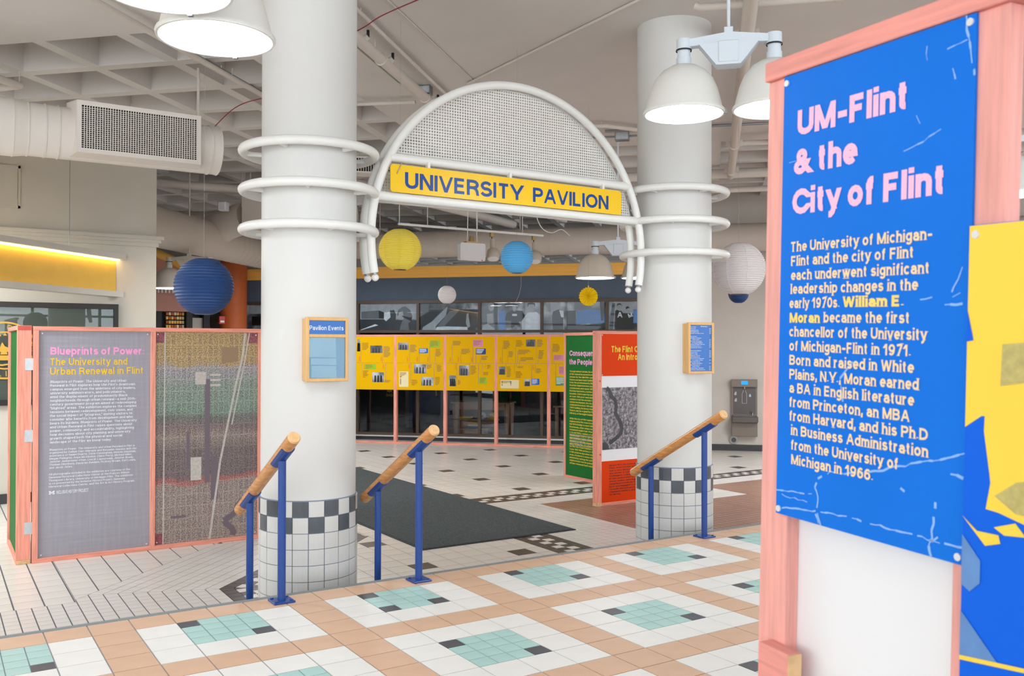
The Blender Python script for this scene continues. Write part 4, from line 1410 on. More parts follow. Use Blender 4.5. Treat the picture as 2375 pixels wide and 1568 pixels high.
for bi in range(1, 6):
    a0, a1 = tx[bi - 1] + 0.03, tx[bi] - 0.03
    z0, z1 = 1.062, HT - 0.038
    bd = panel(tl, 'timeline_board', 'print_yellow', a0, a1, z0, z1, 0.004)
    w, h = a1 - a0, z1 - z0
    D = LIST[bi]

    def U(x): return -w / 2 + x * w
    def V(y): return h / 2 - y * h
    ln = MB()
    ln.plate([(U(0), V(.498)), (U(1), V(.498)), (U(1), V(.494)), (U(0), V(.494))], -0.001, 0)
    for x, y0, y1 in D['l']:
        ln.plate([(U(x), V(y1)), (U(x + .006), V(y1)), (U(x + .006), V(y0)), (U(x), V(y0))], -0.001, 0)
    ln.build('timeline', 'ink_purple', bd, kind='stuff')
    tt = MB()
    for k, (x0, x1, y0, y1) in enumerate(D['t']):
        ragged(tt, U(x0), V(y0), (x1 - x0) * w, (y1 - y0) * h, max(3, int((y1 - y0) / .021)), seed=bi * 20 + k, fill=0.55)
    tt.build('fine_print', 'ink_brown', bd, kind='stuff')
    yy = MB()
    for k, (x, y) in enumerate(D['y']):
        text(yy, str(1955 + bi * 4 + k), U(x) + 0.026, V(y), 0.026, 0.095, bold=0.03, rot=math.pi / 2)
    if yy.v:
        yy.build('year', 'ink_orange', bd, kind='stuff')
    for x0, x1, y0, y1, k in D['p']:
        ph = MB().plate([(U(x0), V(y1)), (U(x1), V(y1)), (U(x1), V(y0)), (U(x0), V(y0))], -0.003, 0).build('photograph', 'photo_%d' % k, bd)
        g = MB()
        for q in range(3):
            cx = x0 + (x1 - x0) * (0.25 + 0.25 * q)
            g.plate([(U(cx) - 0.02, V(y1)), (U(cx) + 0.02, V(y1)), (U(cx) + 0.018, V(y0 + (y1 - y0) * .35)), (U(cx) - 0.012, V(y0 + (y1 - y0) * .3))], -0.0045, -0.0035)
        g.build('figure', 'g20' if k in (1, 3) else 'g60', ph)
    for m, x0, x1, y0, y1 in D['b']:
        fg = MB().plate(rrect(U(x0), U(x1), V(y1), V(y0), 0.012, 3), -0.002, 0).build('flag_label', m, bd)
        g = MB()
        if m == 'cream':
            ragged(g, U(x0) + .015, V(y0) - .02, (x1 - x0) * w * .7, (y1 - y0) * h * .3, 4, -0.003, bi, .5)
            g.build('fine_print', 'ink_brown', fg, kind='stuff')
            for q, c in enumerate(('print_orange', 'lime', 'navy', 'print_green', 'navy', 'pinkb')):
                zz = V(y0) - .10 - q * .03 if (y1 - y0) > .2 else V(y0) - .03 - (q % 3) * .03
                xx = U(x0) + .02 + (0 if (y1 - y0) > .2 else (q // 3) * .17)
                MB().plate([(xx, zz - .016), (xx + .024, zz - .016), (xx + .024, zz), (xx, zz)], -0.003, -0.002).build('key_mark', c, fg)
        else:
            ragged(g, U(x0) + .012, V(y0) - .012, (x1 - x0) * w * .8, (y1 - y0) * h * .8, max(4, int((y1 - y0) / .018)), -0.003, bi + 3, .45)
            g.build('fine_print', 'ink_white' if m in ('blue', 'navy', 'greenb') else 'ink_brown', fg, kind='stuff')

# green frame
gf = lumber_frame('exhibit_frame', 'salmon timber frame holding the green board with pink heading', (5.945, 5.66, ZL), -math.pi / 2, [0.022, 1.03, 2.05], 2.115)
gb = panel(gf, 'green_board', 'print_green', 0.044, 1.008, 0.04, 2.075, 0.012)
gw, gz = (0.044 + 1.008) / 2, (0.04 + 2.075) / 2
heading(gb, 'pink_heading', 'ink_pink', [('Consequences for', 0.13 - gw, 1.78 - gz, 0.08, 0.92), ('the People of Flint', 0.13 - gw, 1.655 - gz, 0.08, 0.92)], bold=0.035)
a = MB()
src = ['Through eminent domain, the city', 'of Flint cleared the several locations', 'chosen for the UM-Flint campus.', 'Homes and apartment buildings', 'from the predominantly Black', 'Floral Park neighborhood were seized,', 'condemned, and razed. When', 'Parkview Apartments, a turnkey living', 'low public, tried to save the homes', 'of over 100 poor and elderly', 'residents from the wreckers of', 'campus development, the city also', 'condemned three blocks. With additions', 'YWCA building, the historic Palace', 'Theatre, and the original Flint Public', 'Library, a Carnegie building.']
for i, s in enumerate(src):
    text(a, s, 0.135 - gw, 1.545 - gz - i * 0.0405, 0.023, 0.58 + 0.012 * ((i * 7) % 5), bold=0.03)
src = ['While the city of Flint exulted in', 'engineered by Flint Area Conference', 'the 1974 Design to meet UM-Flint', 'Businesses, other urban renewal', 'remained neglected. Starting', 'in the mid 1960s, residents of urban', 'renewal areas could not get home', 'improvement loans, homeowner', 'insurance, or sell their homes. By the', 'early 1970s, the city planned as', 'the Flint City Council members from', 'Tucker 1969-1988 and Henry V. Dove', 'in 1966 a bold two days urban renewal', 'areas, attempted to ensure those not', 'planned by saving the suffering', 'neighborhoods from the gradual pace', 'urban renewal had caused.']
for i, s in enumerate(src):
    text(a, s, 0.135 - gw, 0.86 - gz - i * 0.0405, 0.023, 0.60 + 0.012 * ((i * 5) % 6), bold=0.03)
a.build('body_text', 'ink_yellow', gb, kind='stuff')
a = MB()
for i in range(8):
    ww = (.62, .22, .55, .6, .35, .58, .3, .55)[i]
    a.plate([(0.135 - gw, -0.42 - i * .022), (0.135 - gw + ww, -0.42 - i * .022), (0.135 - gw + ww, -0.412 - i * .022), (0.135 - gw, -0.412 - i * .022)], -0.0012, -0.0006)
a.build('footnotes', 'g160', gb, kind='stuff')
MB().plate([(0.72 - gw, 0.62 - gz + .5), (0.95 - gw, 0.62 - gz + .5), (0.95 - gw, 1.3 - gz), (0.72 - gw, 1.3 - gz)], -0.002, -0.0006).build('photograph', 'photo_3', gb)

# orange frame
of = lumber_frame('exhibit_frame', 'salmon timber frame with orange boards around an aerial photograph beside the far column', (4.80, 3.40, ZL), 0, [0.038, 1.06], 2.105, 0.07)
ob = panel(of, 'orange_board', 'print_orange', 0.073, 1.03, 1.56, 2.067, 0.006)
heading(ob, 'yellow_heading', 'ink_yellow', [('The Flint Campus:', 0.225 - 0.5515, 0.032, 0.078, 0.70), ('An Introduction', 0.325 - 0.5515, -0.063, 0.078, 0.60)], bold=0.04)
screws(ob, [(-.465, -.24), (-.465, .24)])
wbp = panel(of, 'white_board', 'print_white', 0.073, 1.03, 0.535, 1.56, 0.012)
ap = MB().plate([(-.462, -.375), (.462, -.375), (.462, .372), (-.462, .372)], -0.004, 0).build('aerial_photo', 'print_aerial', wbp)
a = MB()
v_, f_, c_, p_ = stroke_poly([(-0.40, .37), (-0.36, .34), (-0.33, .27), (-0.27, .22), (-0.25, .14), (-0.26, .06), (-0.22, .0), (-0.18, -.06), (-0.16, -.13), (-0.18, -.19), (-0.25, -.24), (-0.32, -.28), (-0.36, -.30)], 0.05)
a.add([(x, -0.0055, z) for x, z in v_], f_)
a.plate([(-.46, -.375), (-.36, -.375), (-.37, -.32), (-.42, -.28), (-.46, -.29)], -0.0055, -0.0045)
a.build('river', 'g60', ap)
ob2 = panel(of, 'orange_board', 'print_orange', 0.073, 1.03, 0.038, 0.535, 0.006)
a = MB()
src = ['Before 1971, the University of Michigan in', 'Flint, then known as Flint College,', 'was a very different place from what', 'we enter it today. The college', 'College\u2019s colleges. The hours', 'in the downtown stretch toward', 'know today, opening the gates of', 'neighborhoods in the area. The', 'have and engaged to find record and', 'reveals the influence of business,', 'community leaders, and visiting artists', 'for the city.']
for i, s in enumerate(src):
    text(a, s, -0.36, .185 - i * .032, 0.019, 0.66 if i < 11 else .18, bold=0.03)
a.build('body_text', 'ink_dark', ob2, kind='stuff')
MB().box(-0.0015, 0.0, 0.004, 0.085, 0.002, 0.036).build('end_grain', 'stain_end', of)
MB().box(0.003, 0.07, -0.0012, 0.0, 0.001, 0.05).build('pale_foot', 'stain_end', of)
for x, z in ((0.05, 0.62), (0.045, 1.5)):
    MB().disc((x, -0.001, z), 0.011, 8, 'y', 0.001).build('knot', 'stain_red', of)

# ------------------------------------------------------------------ foreground board
fb = thing('exhibit_frame', 'tall pink timber frame in the foreground holding the bright blue board', 'display frame', (0, 0, 0), 0, 'stained timber exhibition frames')
O3 = Vector((-0.2656, -3.7887, 2.075))
r3 = Vector((-0.1286, -0.9912, -0.0308)).normalized()
u3 = Vector((-0.0039, -0.0306, 0.9995)).normalized()
u3 = (u3 - r3 * u3.dot(r3)).normalized()
y3 = u3.cross(r3)
ZT = 2.066
B0 = O3 - u3 * ZT
fb.matrix_world = Matrix(((r3.x, y3.x, u3.x, B0.x), (r3.y, y3.y, u3.y, B0.y), (r3.z, y3.z, u3.z, B0.z), (0, 0, 0, 1)))
MB().bbox(-0.06, 0.028, 0.0, 0.038, 0.03, ZT + 0.002, 0.002).build('post', 'pink_v', fb)
MB().bbox(0.466, 0.557, 0.0, 0.038, 0.01, ZT + 0.002, 0.002).build('post', 'pink_v', fb)
MB().bbox(1.0, 1.09, 0.0, 0.038, 0.0, ZT + 0.002, 0.002).build('post', 'pink_v', fb)
MB().bbox(-0.061, 1.09, -0.012, 0.077, ZT + 0.002, ZT + 0.046, 0.002).build('top_rail', 'pink_h', fb)
MB().bbox(-0.012, 0.085, -0.042, -0.001, 0.60, 0.768, 0.003).build('stub', 'pink_h', fb)
MB().box(0.0845, 0.0875, -0.04, -0.003, 0.602, 0.766).build('end_grain', 'stain_end', fb)
MB().box(0.0, 0.50, 0.038, 0.044, 0.05, 1.40).build('white_board', 'print_white', fb)
bp = MB().box(0.0, 0.4956, -0.007, -0.001, ZT - 1.0, ZT).build('blue_board', 'print_blue', fb)
YF = -0.0082
heading(bp, 'pink_heading', 'ink_pinkpale', [('UM-Flint', 0.047, ZT - 0.142, 0.057, 0.298), ('& the', 0.038, ZT - 0.229, 0.057, 0.187), ('City of Flint', 0.035, ZT - 0.318, 0.057, 0.399)], y=YF, bold=0.05)
a = MB()
rows = [('The University of Michigan-', .034, .401, .378), ('Flint and the city of Flint', .035, .433, .334), ('each underwent significant', .036, .465, .370), ('leadership changes in the', .034, .496, .349), None, None, ('chancellor of the University', .034, .592, .374), ('of Michigan-Flint in 1971.', .035, .624, .334), ('Born and raised in White', .036, .656, .342), ('Plains, N.Y., Moran earned', .037, .688, .354), ('a BA in English literature', .038, .719, .342), ('from Princeton, an MBA', .039, .751, .331), ('from Harvard, and his Ph.D', .04, .782, .373), ('in Business Administration', .044, .814, .372), ('from the University of', .047, .847, .297), ('Michigan in 1966.', .048, .880, .235)]
for r in rows:
    if r:
        text(a, r[0], r[1], ZT - r[2], 0.0225, r[3], YF, 0.03, serif=True)
text(a, 'early 1970s.', .033, ZT - .528, 0.0225, 0.150, YF, 0.03, serif=True)
heading(bp, 'bold_name', 'ink_butter', [('William E.', .192, ZT - .527, 0.0225, 0.158), ('Moran', .034, ZT - .561, 0.0225, 0.095)], y=YF, bold=0.05, serif=True)
text(a, 'became the first', .137, ZT - .560, 0.0225, 0.226, YF, 0.03, serif=True)
a.build('body_text', 'ink_cream', bp, kind='stuff')
a = MB()
RC_ = random.Random(4)
CR = [([(0.476, 0.001), (0.479, 0.038), (0.488, 0.075), (0.4945, 0.112)], .006), ([(0.479, 0.042), (0.436, 0.05)], .003), ([(0.343, 0.226), (0.388, 0.211), (0.426, 0.196)], .0035),
      ([(0.136, 0.998), (0.125, 0.976), (0.133, 0.937), (0.12, 0.92), (0.132, 0.9), (0.169, 0.88), (0.247, 0.872), (0.334, 0.845), (0.414, 0.821), (0.493, 0.795)], .005),
      ([(0.142, 0.998), (0.131, 0.975)], .005), ([(0.009, 0.985), (0.128, 0.972), (0.202, 0.966), (0.305, 0.967), (0.418, 0.968), (0.493, 0.967)], .0045), ([(0.424, 0.998), (0.419, 0.98), (0.426, 0.966), (0.431, 0.908), (0.435, 0.883)], .006),
      ([(0.426, 0.97), (0.451, 0.948)], .005), ([(0.002, 0.946), (0.114, 0.936)], .004), ([(0.196, 0.725), (0.188, 0.68), (0.223, 0.641)], .005), ([(0.458, 0.503), (0.479, 0.456)], .004), ([(0.444, 0.523), (0.481, 0.523)], .005),
      ([(0.444, 0.519), (0.476, 0.503)], .003), ([(0.371, 0.518), (0.415, 0.51)], .003), ([(0.466, 0.836), (0.491, 0.841)], .006), ([(0.351, 0.883), (0.368, 0.895)], .005), ([(0.39, 0.03), (0.392, 0.06)], .003), ([(0.45, 0.09), (0.455, 0.11)], .004), ([(0.02, 0.20), (0.05, 0.197)], .002), ([(0.37, 0.16), (0.385, 0.19)], .003), ([(0.02, 0.955), (0.10, 0.957)], .003)]
for pts, wd in CR:
    fine = []
    for (p, q) in zip(pts[:-1], pts[1:]):
        m = max(2, int(math.hypot(q[0] - p[0], q[1] - p[1]) / 0.012))
        for k in range(m):
            t = k / m
            fine.append((p[0] + (q[0] - p[0]) * t + RC_.uniform(-.0022, .0022), p[1] + (q[1] - p[1]) * t + RC_.uniform(-.0022, .0022)))
    fine.append(pts[-1])
    for p, q in zip(fine[:-1], fine[1:]):
        if RC_.random() < 0.9:
            stroke(a, [(p[0], ZT - p[1]), (q[0], ZT - q[1])], wd * RC_.uniform(.35, 1.0), -0.0078)
a.build('crease_marks', 'crack', bp, kind='stuff')
for x, z in ((0.010, 0.016), (0.484, 0.014), (0.010, 0.988), (0.484, 0.986)):
    MB().disc((x, -0.0105, ZT - z), 0.0072, 14, 'y', 0.0035).build('screw', 'screw', bp)
# portrait poster in yellow and blue on the next bay
pp = MB().box(0.497, 1.0, -0.014, -0.008, 0.62, ZT - 0.383).build('poster_board', 'photo_blue', fb)
YP = -0.0146

def flat(nm, m, pts, y=YP):
    MB().plate([(x, ZT - b) for x, b in pts], y, y + 0.0005).build(nm, m, pp)
flat('yellow_ground', 'photo_yellow', [(0.4975, 0.384), (1.0, 0.384), (1.0, 0.72), (0.60, 0.72), (0.53, 0.723), (0.4975, 0.746)])
flat('figure_print', 'photo_yellow', [(0.538, 0.70), (0.536, 0.749), (0.549, 0.824), (0.551, 0.839), (0.543, 0.886), (0.568, 0.888), (0.62, 0.90), (0.70, 0.93), (0.85, 0.93), (0.85, 0.70)], YP - 0.0006)
flat('figure_shade', 'photo_greyyellow', [(0.56, 0.86), (0.60, 0.83), (0.64, 0.82), (0.64, 0.885), (0.60, 0.884)], YP - 0.0012)
flat('blue_sliver', 'photo_blue', [(0.4975, 0.535), (0.511, 0.589), (0.4975, 0.592)], YP - 0.0012)
flat('framed_picture', 'photo_greyyellow', [(0.568, 0.595), (0.66, 0.585), (0.66, 0.65), (0.566, 0.667)], YP - 0.0012)
flat('page', 'photo_yellow', [(0.4975, 0.907), (0.544, 0.951), (0.573, 0.941), (0.569, 0.927), (0.527, 0.928)], YP - 0.0012)
flat('page', 'photo_yellow', [(0.56, 0.915), (0.60, 0.90), (0.62, 0.92), (0.58, 0.925)], YP - 0.0012)
flat('trouser_shade', 'photo_greyblue', [(0.4975, 0.94), (0.535, 0.98), (0.535, 1.02), (0.515, 1.04), (0.4975, 1.03)], YP - 0.0012)
flat('table_shade', 'photo_greyblue', [(0.4975, 1.078), (0.575, 1.152), (0.575, 1.155), (0.4975, 1.165)], YP - 0.0012)
flat('yellow_line', 'photo_yellow', [(0.4975, 1.160), (0.80, 1.115), (0.80, 1.122), (0.4975, 1.168)], YP - 0.0018)
MB().disc((0.511, -0.018, ZT - 0.40), 0.0072, 14, 'y', 0.0035).build('screw', 'screw', pp)

# ------------------------------------------------------------------ lamps
def twin_lamp(label, loc, rz, sep=0.55, D=0.5, paint='lamp_paint', arm='lamp_cool', ztop=ZC, lens='lens'):
    t = thing('pendant_lamp', label, 'lamp', loc, rz, 'twin dome pendant lamps')
    r = D / 2
    for s in (-1, 1):
        x = s * sep / 2
        dm = MB().lathe([(r * .18, r * 1.22), (r * .36, r * 1.19), (r * .56, r * 1.07), (r * .74, r * .86), (r * .86, r * .58), (r * .94, r * .28), (r * .985, r * .07), (r * 1.03, r * .06), (r * 1.045, r * .02), (r * 1.03, -r * .03), (r * .985, -r * .03), (r * .975, r * .03)], (x, 0, 0), 48).build('dome', paint, t, 40)
        MB().lathe([(r * .975, r * .0), (r * .6, -r * .01), (0.001, -r * .015)], (x, 0, 0), 24).build('lens', lens, dm, 60)
        MB().lathe([(r * .19, r * 1.2), (r * .19, r * 1.42), (r * .165, r * 1.43), (r * .165, r * 1.62), (r * .19, r * 1.63), (r * .19, r * 1.9), (r * .05, r * 1.91)], (x, 0, 0), 20).build('socket', arm, t, 40)
        MB().lathe([(r * .2, r * 1.60), (r * .205, r * 1.62), (r * .2, r * 1.64)], (x, 0, 0), 20).build('gasket', 'black', t, 40)
        MB().box(x + r * 1.0, x + r * 1.08, -0.01, 0.01, -0.012, 0.02).build('latch', 'steel', t)
    h = sep / 2
    b = MB()
    b.add([(-h, -.028, r * 1.68), (-h, .028, r * 1.68), (-h, .028, r * 1.86), (-h, -.028, r * 1.86), (0, -.04, r * 1.72), (0, .04, r * 1.72), (0, .04, r * 1.98), (0, -.04, r * 1.98), (h, -.028, r * 1.68), (h, .028, r * 1.68), (h, .028, r * 1.86), (h, -.028, r * 1.86)],
          [(0, 1, 2, 3), (11, 10, 9, 8), (0, 4, 5, 1), (1, 5, 6, 2), (2, 6, 7, 3), (3, 7, 4, 0), (4, 8, 9, 5), (5, 9, 10, 6), (6, 10, 11, 7), (7, 11, 8, 4)])
    b.build('arm', arm, t)
    MB().plate([(-r * .74, r * 1.70), (-r * .35, r * 1.2), (-r * .30, r * 1.14), (r * .30, r * 1.14), (r * .35, r * 1.2), (r * .74, r * 1.70)], -.055, .055).build('ballast_box', arm, t)
    MB().bbox(-r * .25, r * .25, -.062, .062, r * 1.2, r * 1.74, .004).build('cover', arm, t)
    MB().bbox(-.028, .028, -.034, .034, r * 1.72, r * 2.12, .004).build('hanger', arm, t)
    MB().tube([(0, 0, r * 2.1), (0, 0, ztop - loc[2])], 0.011, 10).build('rod', arm, t, 50)
    return t

twin_lamp('white twin dome lamp hanging between the far column and the blue board', (2.352, -1.087, 2.96), math.radians(-46), 0.56)
twin_lamp('large white twin dome lamp at the top left corner above the near column', (-0.996, -1.268, 2.85), math.radians(55.5), 0.56)
twin_lamp('beige twin dome lamp seen under the arch beside its right leg', (5.94, 4.40, 2.40), math.radians(-33), 0.62, 0.52, 'lamp_far', 'lamp_cool')
twin_lamp('beige twin dome lamp half hidden behind the dark blue lantern', (1.443, 9.263, 2.360), math.radians(-33), 0.62, 0.5, 'lamp_far', 'lamp_far', ZC + .37)
twin_lamp('white twin dome lamp at the far right edge past the foreground board', (5.75, -1.35, 2.72), math.radians(-46), 0.56)
FILL_LAMPS = (('over the left side of the lower floor', -4.6, 2.4), ('over the lower floor near the left wall', -2.3, 6.0), ('over the lower floor beside the title board', -2.7, 3.4), ('over the lower floor behind the foreground board', 8.6, 1.4), ('over the lower floor at the right wall', 12.0, 1.6), ('over the lower floor before the water fountain', 9.0, 3.0), ('over the lower floor behind the near column', 2.3, 6.36), ('behind the near column before the shop', 3.72, 10.2))  # unseen lamps added to brighten the lower floor and back of the hall
for s_, x_, y_ in FILL_LAMPS:
    twin_lamp('added unseen white twin dome lamp hanging ' + s_, (x_, y_, 2.95), math.radians(-46), 0.56, lens='lens_fill')

# ------------------------------------------------------------------ paper lanterns
def lantern(label, c, D, m, ribs=22, seam=None, tail=None):
    t = thing('paper_lantern', label, 'lantern', c, 0, 'hanging paper decorations')
    r = D / 2
    pr = []
    n = ribs * 2
    for k in range(n + 1):
        a = math.radians(-72 + 144 * k / n)
        rr = r * (1.0 if k % 2 == 0 else 0.968)
        pr.append((rr * math.cos(a), r * math.sin(a)))
    MB().lathe(pr, seg=40).build('shade', m, t, 12)
    w = MB()
    for s in (-1, 1):
        zz = r * math.sin(math.radians(72)) * s
        ra = r * math.cos(math.radians(72))
        w.tube([(ra * math.cos(2 * math.pi * k / 24), ra * math.sin(2 * math.pi * k / 24), zz) for k in range(24)], 0.0015, 5, closed=True)
    w.tube([(-r * .3, 0, r * .95), (r * .3, 0, r * .95)], 0.0012, 5)
    w.build('wire_hoop', 'steel', t)
    if seam:
        for k in range(8):
            a0 = 2 * math.pi * k / 8 + 0.3
            MB().tube([(r * 1.004 * math.cos(math.radians(b)) * math.cos(a0), r * 1.004 * math.cos(math.radians(b)) * math.sin(a0), r * 1.004 * math.sin(math.radians(b))) for b in range(-70, 71, 10)], 0.0016, 5).build('seam', seam, t)
    MB().tube([(0, 0, r * .95), (0, 0, ZC - c[2])], 0.0008, 5).build('string', 'string', t)
    if tail:
        MB().tube([(r * .3, 0, -r), (r * .32, 0, -r - .1), (r * .15, 0, -r - .2), (-r * .1, 0, -r - .27)], 0.0012, 5).build('tail_string', 'string', t)
    return t

lantern('large dark blue paper lantern hanging above the city map', (-0.293, 1.359, 1.88), 0.41, 'paper_navy')
lantern('yellow paper lantern hanging inside the left of the arch', (1.453, 1.83, 2.286), 0.36, 'paper_yellow', 26, 'paper_gold')
lantern('sky blue paper lantern hanging under the middle of the arch', (2.695, 1.916, 2.295), 0.31, 'paper_sky', 18, tail=True)
lantern('small white paper lantern hanging before the slate blue band', (3.015, 3.862, 2.048), 0.21, 'paper_white', 18)
lantern('large white paper lantern right of the far column', (4.632, 0.977, 2.211), 0.51, 'paper_white', 30, 'print_white')
lantern('small dark blue lantern peeking from below the large white lantern', (4.991, 1.322, 2.008), 0.21, 'paper_navy', 16)
fn = thing('paper_fan', 'round yellow pleated paper fan hanging before the shop window', 'paper fan', (4.513, 3.193, 2.044), math.radians(-33), 'hanging paper decorations')
f = MB()
n = 44
vs, fs = [(0, -0.012, 0)], []
for k in range(n):
    a = 2 * math.pi * k / n
    d = 0.010 if k % 2 else -0.010
    rr = 0.112 if k % 2 else 0.104
    vs += [(0.016 * math.cos(a), d * .4, 0.016 * math.sin(a)), (rr * math.cos(a), d, rr * math.sin(a))]
for k in range(n):
    k2 = (k + 1) % n
    fs += [(0, 1 + 2 * k, 1 + 2 * k2), (1 + 2 * k, 2 + 2 * k, 2 + 2 * k2, 1 + 2 * k2)]
f.add(vs, fs).build('pleats', 'paper_gold', fn)
MB().tube([(0, 0, 0.11), (0, 0, ZC - 2.044)], 0.0012, 5).build('string', 'string', fn)
MB().box(-.006, .006, -.002, .002, .105, .128).build('tab', 'paper_gold', fn)

# ------------------------------------------------------------------ ducts and pipes
du = thing('supply_duct', 'white round duct with a square grille box hanging in front of the left beige wall', 'duct', (0, 4.2, 3.45))
MB().tube([(-6.0, 0, 0), (-1.30, 0, 0)], 0.262, 40).build('large_pipe', 'duct_paint', du, 40)
MB().tube([(-1.30, 0, 0), (-1.18, 0, 0)], 0.25, 40, rs=[0.262, 0.242]).build('reducer', 'duct_paint', du, 40)
MB().tube([(-1.18, 0, 0), (0.53, 0, 0)], 0.242, 40).build('small_pipe', 'duct_paint', du, 40)
for x in (-1.30, -1.18, -1.04, -0.93, 0.44, 0.53):
    MB().tube([(x - 0.006, 0, 0), (x + 0.006, 0, 0)], 0.249 if x > -1.2 else 0.266, 40).build('seam_band', 'duct_paint', du, 30)
gx0, gx1, gz0, gz1 = -0.80, 0.305, -0.215, 0.262
bx = MB()
bx.add([(gx0 - .05, 0.02, gz0 - .02), (gx1 + .05, 0.02, gz0 - .02), (gx1 + .05, 0.02, gz1 + .03), (gx0 - .05, 0.02, gz1 + .03), (gx0, -0.28, gz0), (gx1, -0.28, gz0), (gx1, -0.28, gz1), (gx0, -0.28, gz1)],
       [(0, 4, 5, 1), (1, 5, 6, 2), (2, 6, 7, 3), (3, 7, 4, 0)])
bx.build('box', 'duct_paint', du)
MB().box(gx0 + .02, gx1 - .02, -0.262, -0.255, gz0 + .02, gz1 - .02).build('dark_core', 'dark_gap', du)
fr = MB()
fw_ = 0.042
for a in ((gx0, gx1, gz0, gz0 + fw_), (gx0, gx1, gz1 - fw_, gz1), (gx0, gx0 + fw_, gz0 + fw_, gz1 - fw_), (gx1 - fw_, gx1, gz0 + fw_, gz1 - fw_)):
    MB().box(a[0], a[1], -0.293, -0.278, a[2], a[3]).build('grille_frame', 'duct_paint', du)
gv = MB()
nx = 46
for k in range(1, nx):
    x = gx0 + fw_ + (gx1 - gx0 - 2 * fw_) * k / nx
    gv.box(x - .0034, x + .0034, -0.292, -0.278, gz0 + fw_, gz1 - fw_)
nz = 21
for k in range(1, nz):
    z = gz0 + fw_ + (gz1 - gz0 - 2 * fw_) * k / nz
    gv.box(gx0 + fw_, gx1 - fw_, -0.282, -0.270, z - .003, z + .003)
gv.build('grille_bars', 'duct_paint', du, kind='stuff')
MB().tube([(0.335, -0.05, 0.2), (0.335, -0.05, ZC - 3.45)], 0.014, 8).build('hanger_rod', 'pipe_paint', du)
MB().tube([(-1.6, 0, 0.25), (-1.6, 0, ZC - 3.45 + .3)], 0.010, 8).build('hanger_rod', 'pipe_paint', du)

fd = thing('far_duct', 'beige spiral duct crossing above the gold cornice of the shop', 'duct', (0, 0, 3.43), R45)
MB().tube([(-5.2, 11.75, 0), (7.5, 11.75, 0)], 0.25, 32).build('pipe', 'far_duct', fd, 40)
for k in range(28):
    x = -5.0 + k * 0.44
    MB().tube([(x - .008, 11.75, 0), (x + .008, 11.75, 0)], 0.2545, 32).build('seam_band', 'far_duct', fd, 30)
for x in (-4.0, -1.2, 1.6, 4.4):
    MB().tube([(x, 11.75, 0.24), (x, 11.75, ZC - 3.43)], 0.012, 6).build('hanger_rod', 'far_duct', fd)

cd = thing('branch_duct', 'thick taupe duct with a tee branch above the dark blue lantern', 'duct', (0, 0, 0), R45)
MB().tube([(-5.62, 6.3, 3.22), (-5.92, 11.6, 3.22)], 0.30, 36).build('main_pipe', 'far_duct', cd, 40)
for k in range(9):
    t = 0.55 + k * 0.035
    x, y = -5.62 - 0.3 * t, 6.3 + 5.3 * t
    MB().tube([(x, y - .008, 3.22), (x, y + .008, 3.22)], 0.305, 32).build('seam_band', 'far_duct', cd, 30)
MB().tube([(-5.75, 8.6, 3.35), (-5.40, 8.5, 3.48), (-5.0, 8.4, 3.55)], 0.25, 32, rs=[.27, .26, .25]).build('branch', 'far_duct', cd, 40)
bxm = MB()
bxm.add([(-4.95, 8.12, 3.28), (-4.95, 8.72, 3.28), (-4.95, 8.72, 3.86), (-4.95, 8.12, 3.86), (-4.6, 8.2, 3.34), (-4.6, 8.64, 3.34), (-4.6, 8.64, 3.78), (-4.6, 8.2, 3.78)],
        [(0, 1, 2, 3), (7, 6, 5, 4), (0, 4, 5, 1), (1, 5, 6, 2), (2, 6, 7, 3), (3, 7, 4, 0)])
bxm.build('square_transition', 'far_duct', cd)
MB().tube([(-4.62, 8.42, 3.56), (-3.2, 8.42, 3.56)], 0.235, 32).build('branch_pipe', 'far_duct', cd, 40)
for k in range(10):
    x = -4.5 + k * 0.12
    MB().tube([(x - .005, 8.42, 3.56), (x + .005, 8.42, 3.56)], 0.24, 32).build('seam_band', 'far_duct', cd, 30)
MB().bbox(-5.33, -5.2, 8.05, 8.18, 3.62, 3.76, .01).build('damper_motor', 'plastic_white', cd)
for x in (-5.05, -4.9):
    MB().tube([(x, 8.3, 3.7), (x, 8.3, ZC)], 0.01, 6).build('hanger_rod', 'far_duct', cd)

def pipe(label, pts, r, m='pipe_paint', clamps=(), name='overhead_pipe', cat='pipe', seg=12, rz=0.0):
    t = thing(name, label, cat, (0, 0, 0), rz, 'pipes and conduits under the ceiling')
    MB().tube(pts, r, seg).build('run', m, t, 50)
    for c in clamps:
        c = Vector(c)
        MB().tube([(c.x, c.y, c.z + r), (c.x, c.y, ZC + 0.02)], 0.006, 6).build('hanger', 'pipe_paint', t)
    return t

zc = ZC - 0.13
tn = pipe('thick white sprinkler pipe running past the top of the near column', [(-0.66, 1.2, zc), (-0.66, 6.4, zc)], 0.052, clamps=((-0.66, 2.75, zc), (-0.66, 4.2, zc)), rz=R45)
for n in (2.42, 3.05, 4.5):
    MB().tube([(-0.66, n, zc - 0.0), (-0.60, n, zc + 0.05)], 0.03, 10).build('tee', 'pipe_paint', tn)
    MB().tube([(-0.60, n, zc + 0.03), (-0.60, n, zc + 0.10)], 0.014, 8).build('sprinkler', 'black', tn)
for n in (2.9, 4.22):
    MB().tube([(-0.66, n - .012, zc), (-0.66, n + .012, zc)], 0.062, 16).build('clamp_ring', 'pipe_paint', tn)
pipe('thin conduit right of the thick sprinkler pipe', [(-0.50, 1.25, ZC - .04), (-0.50, 5.2, ZC - .04)], 0.018, clamps=((-0.5, 2, ZC - .04),), rz=R45)
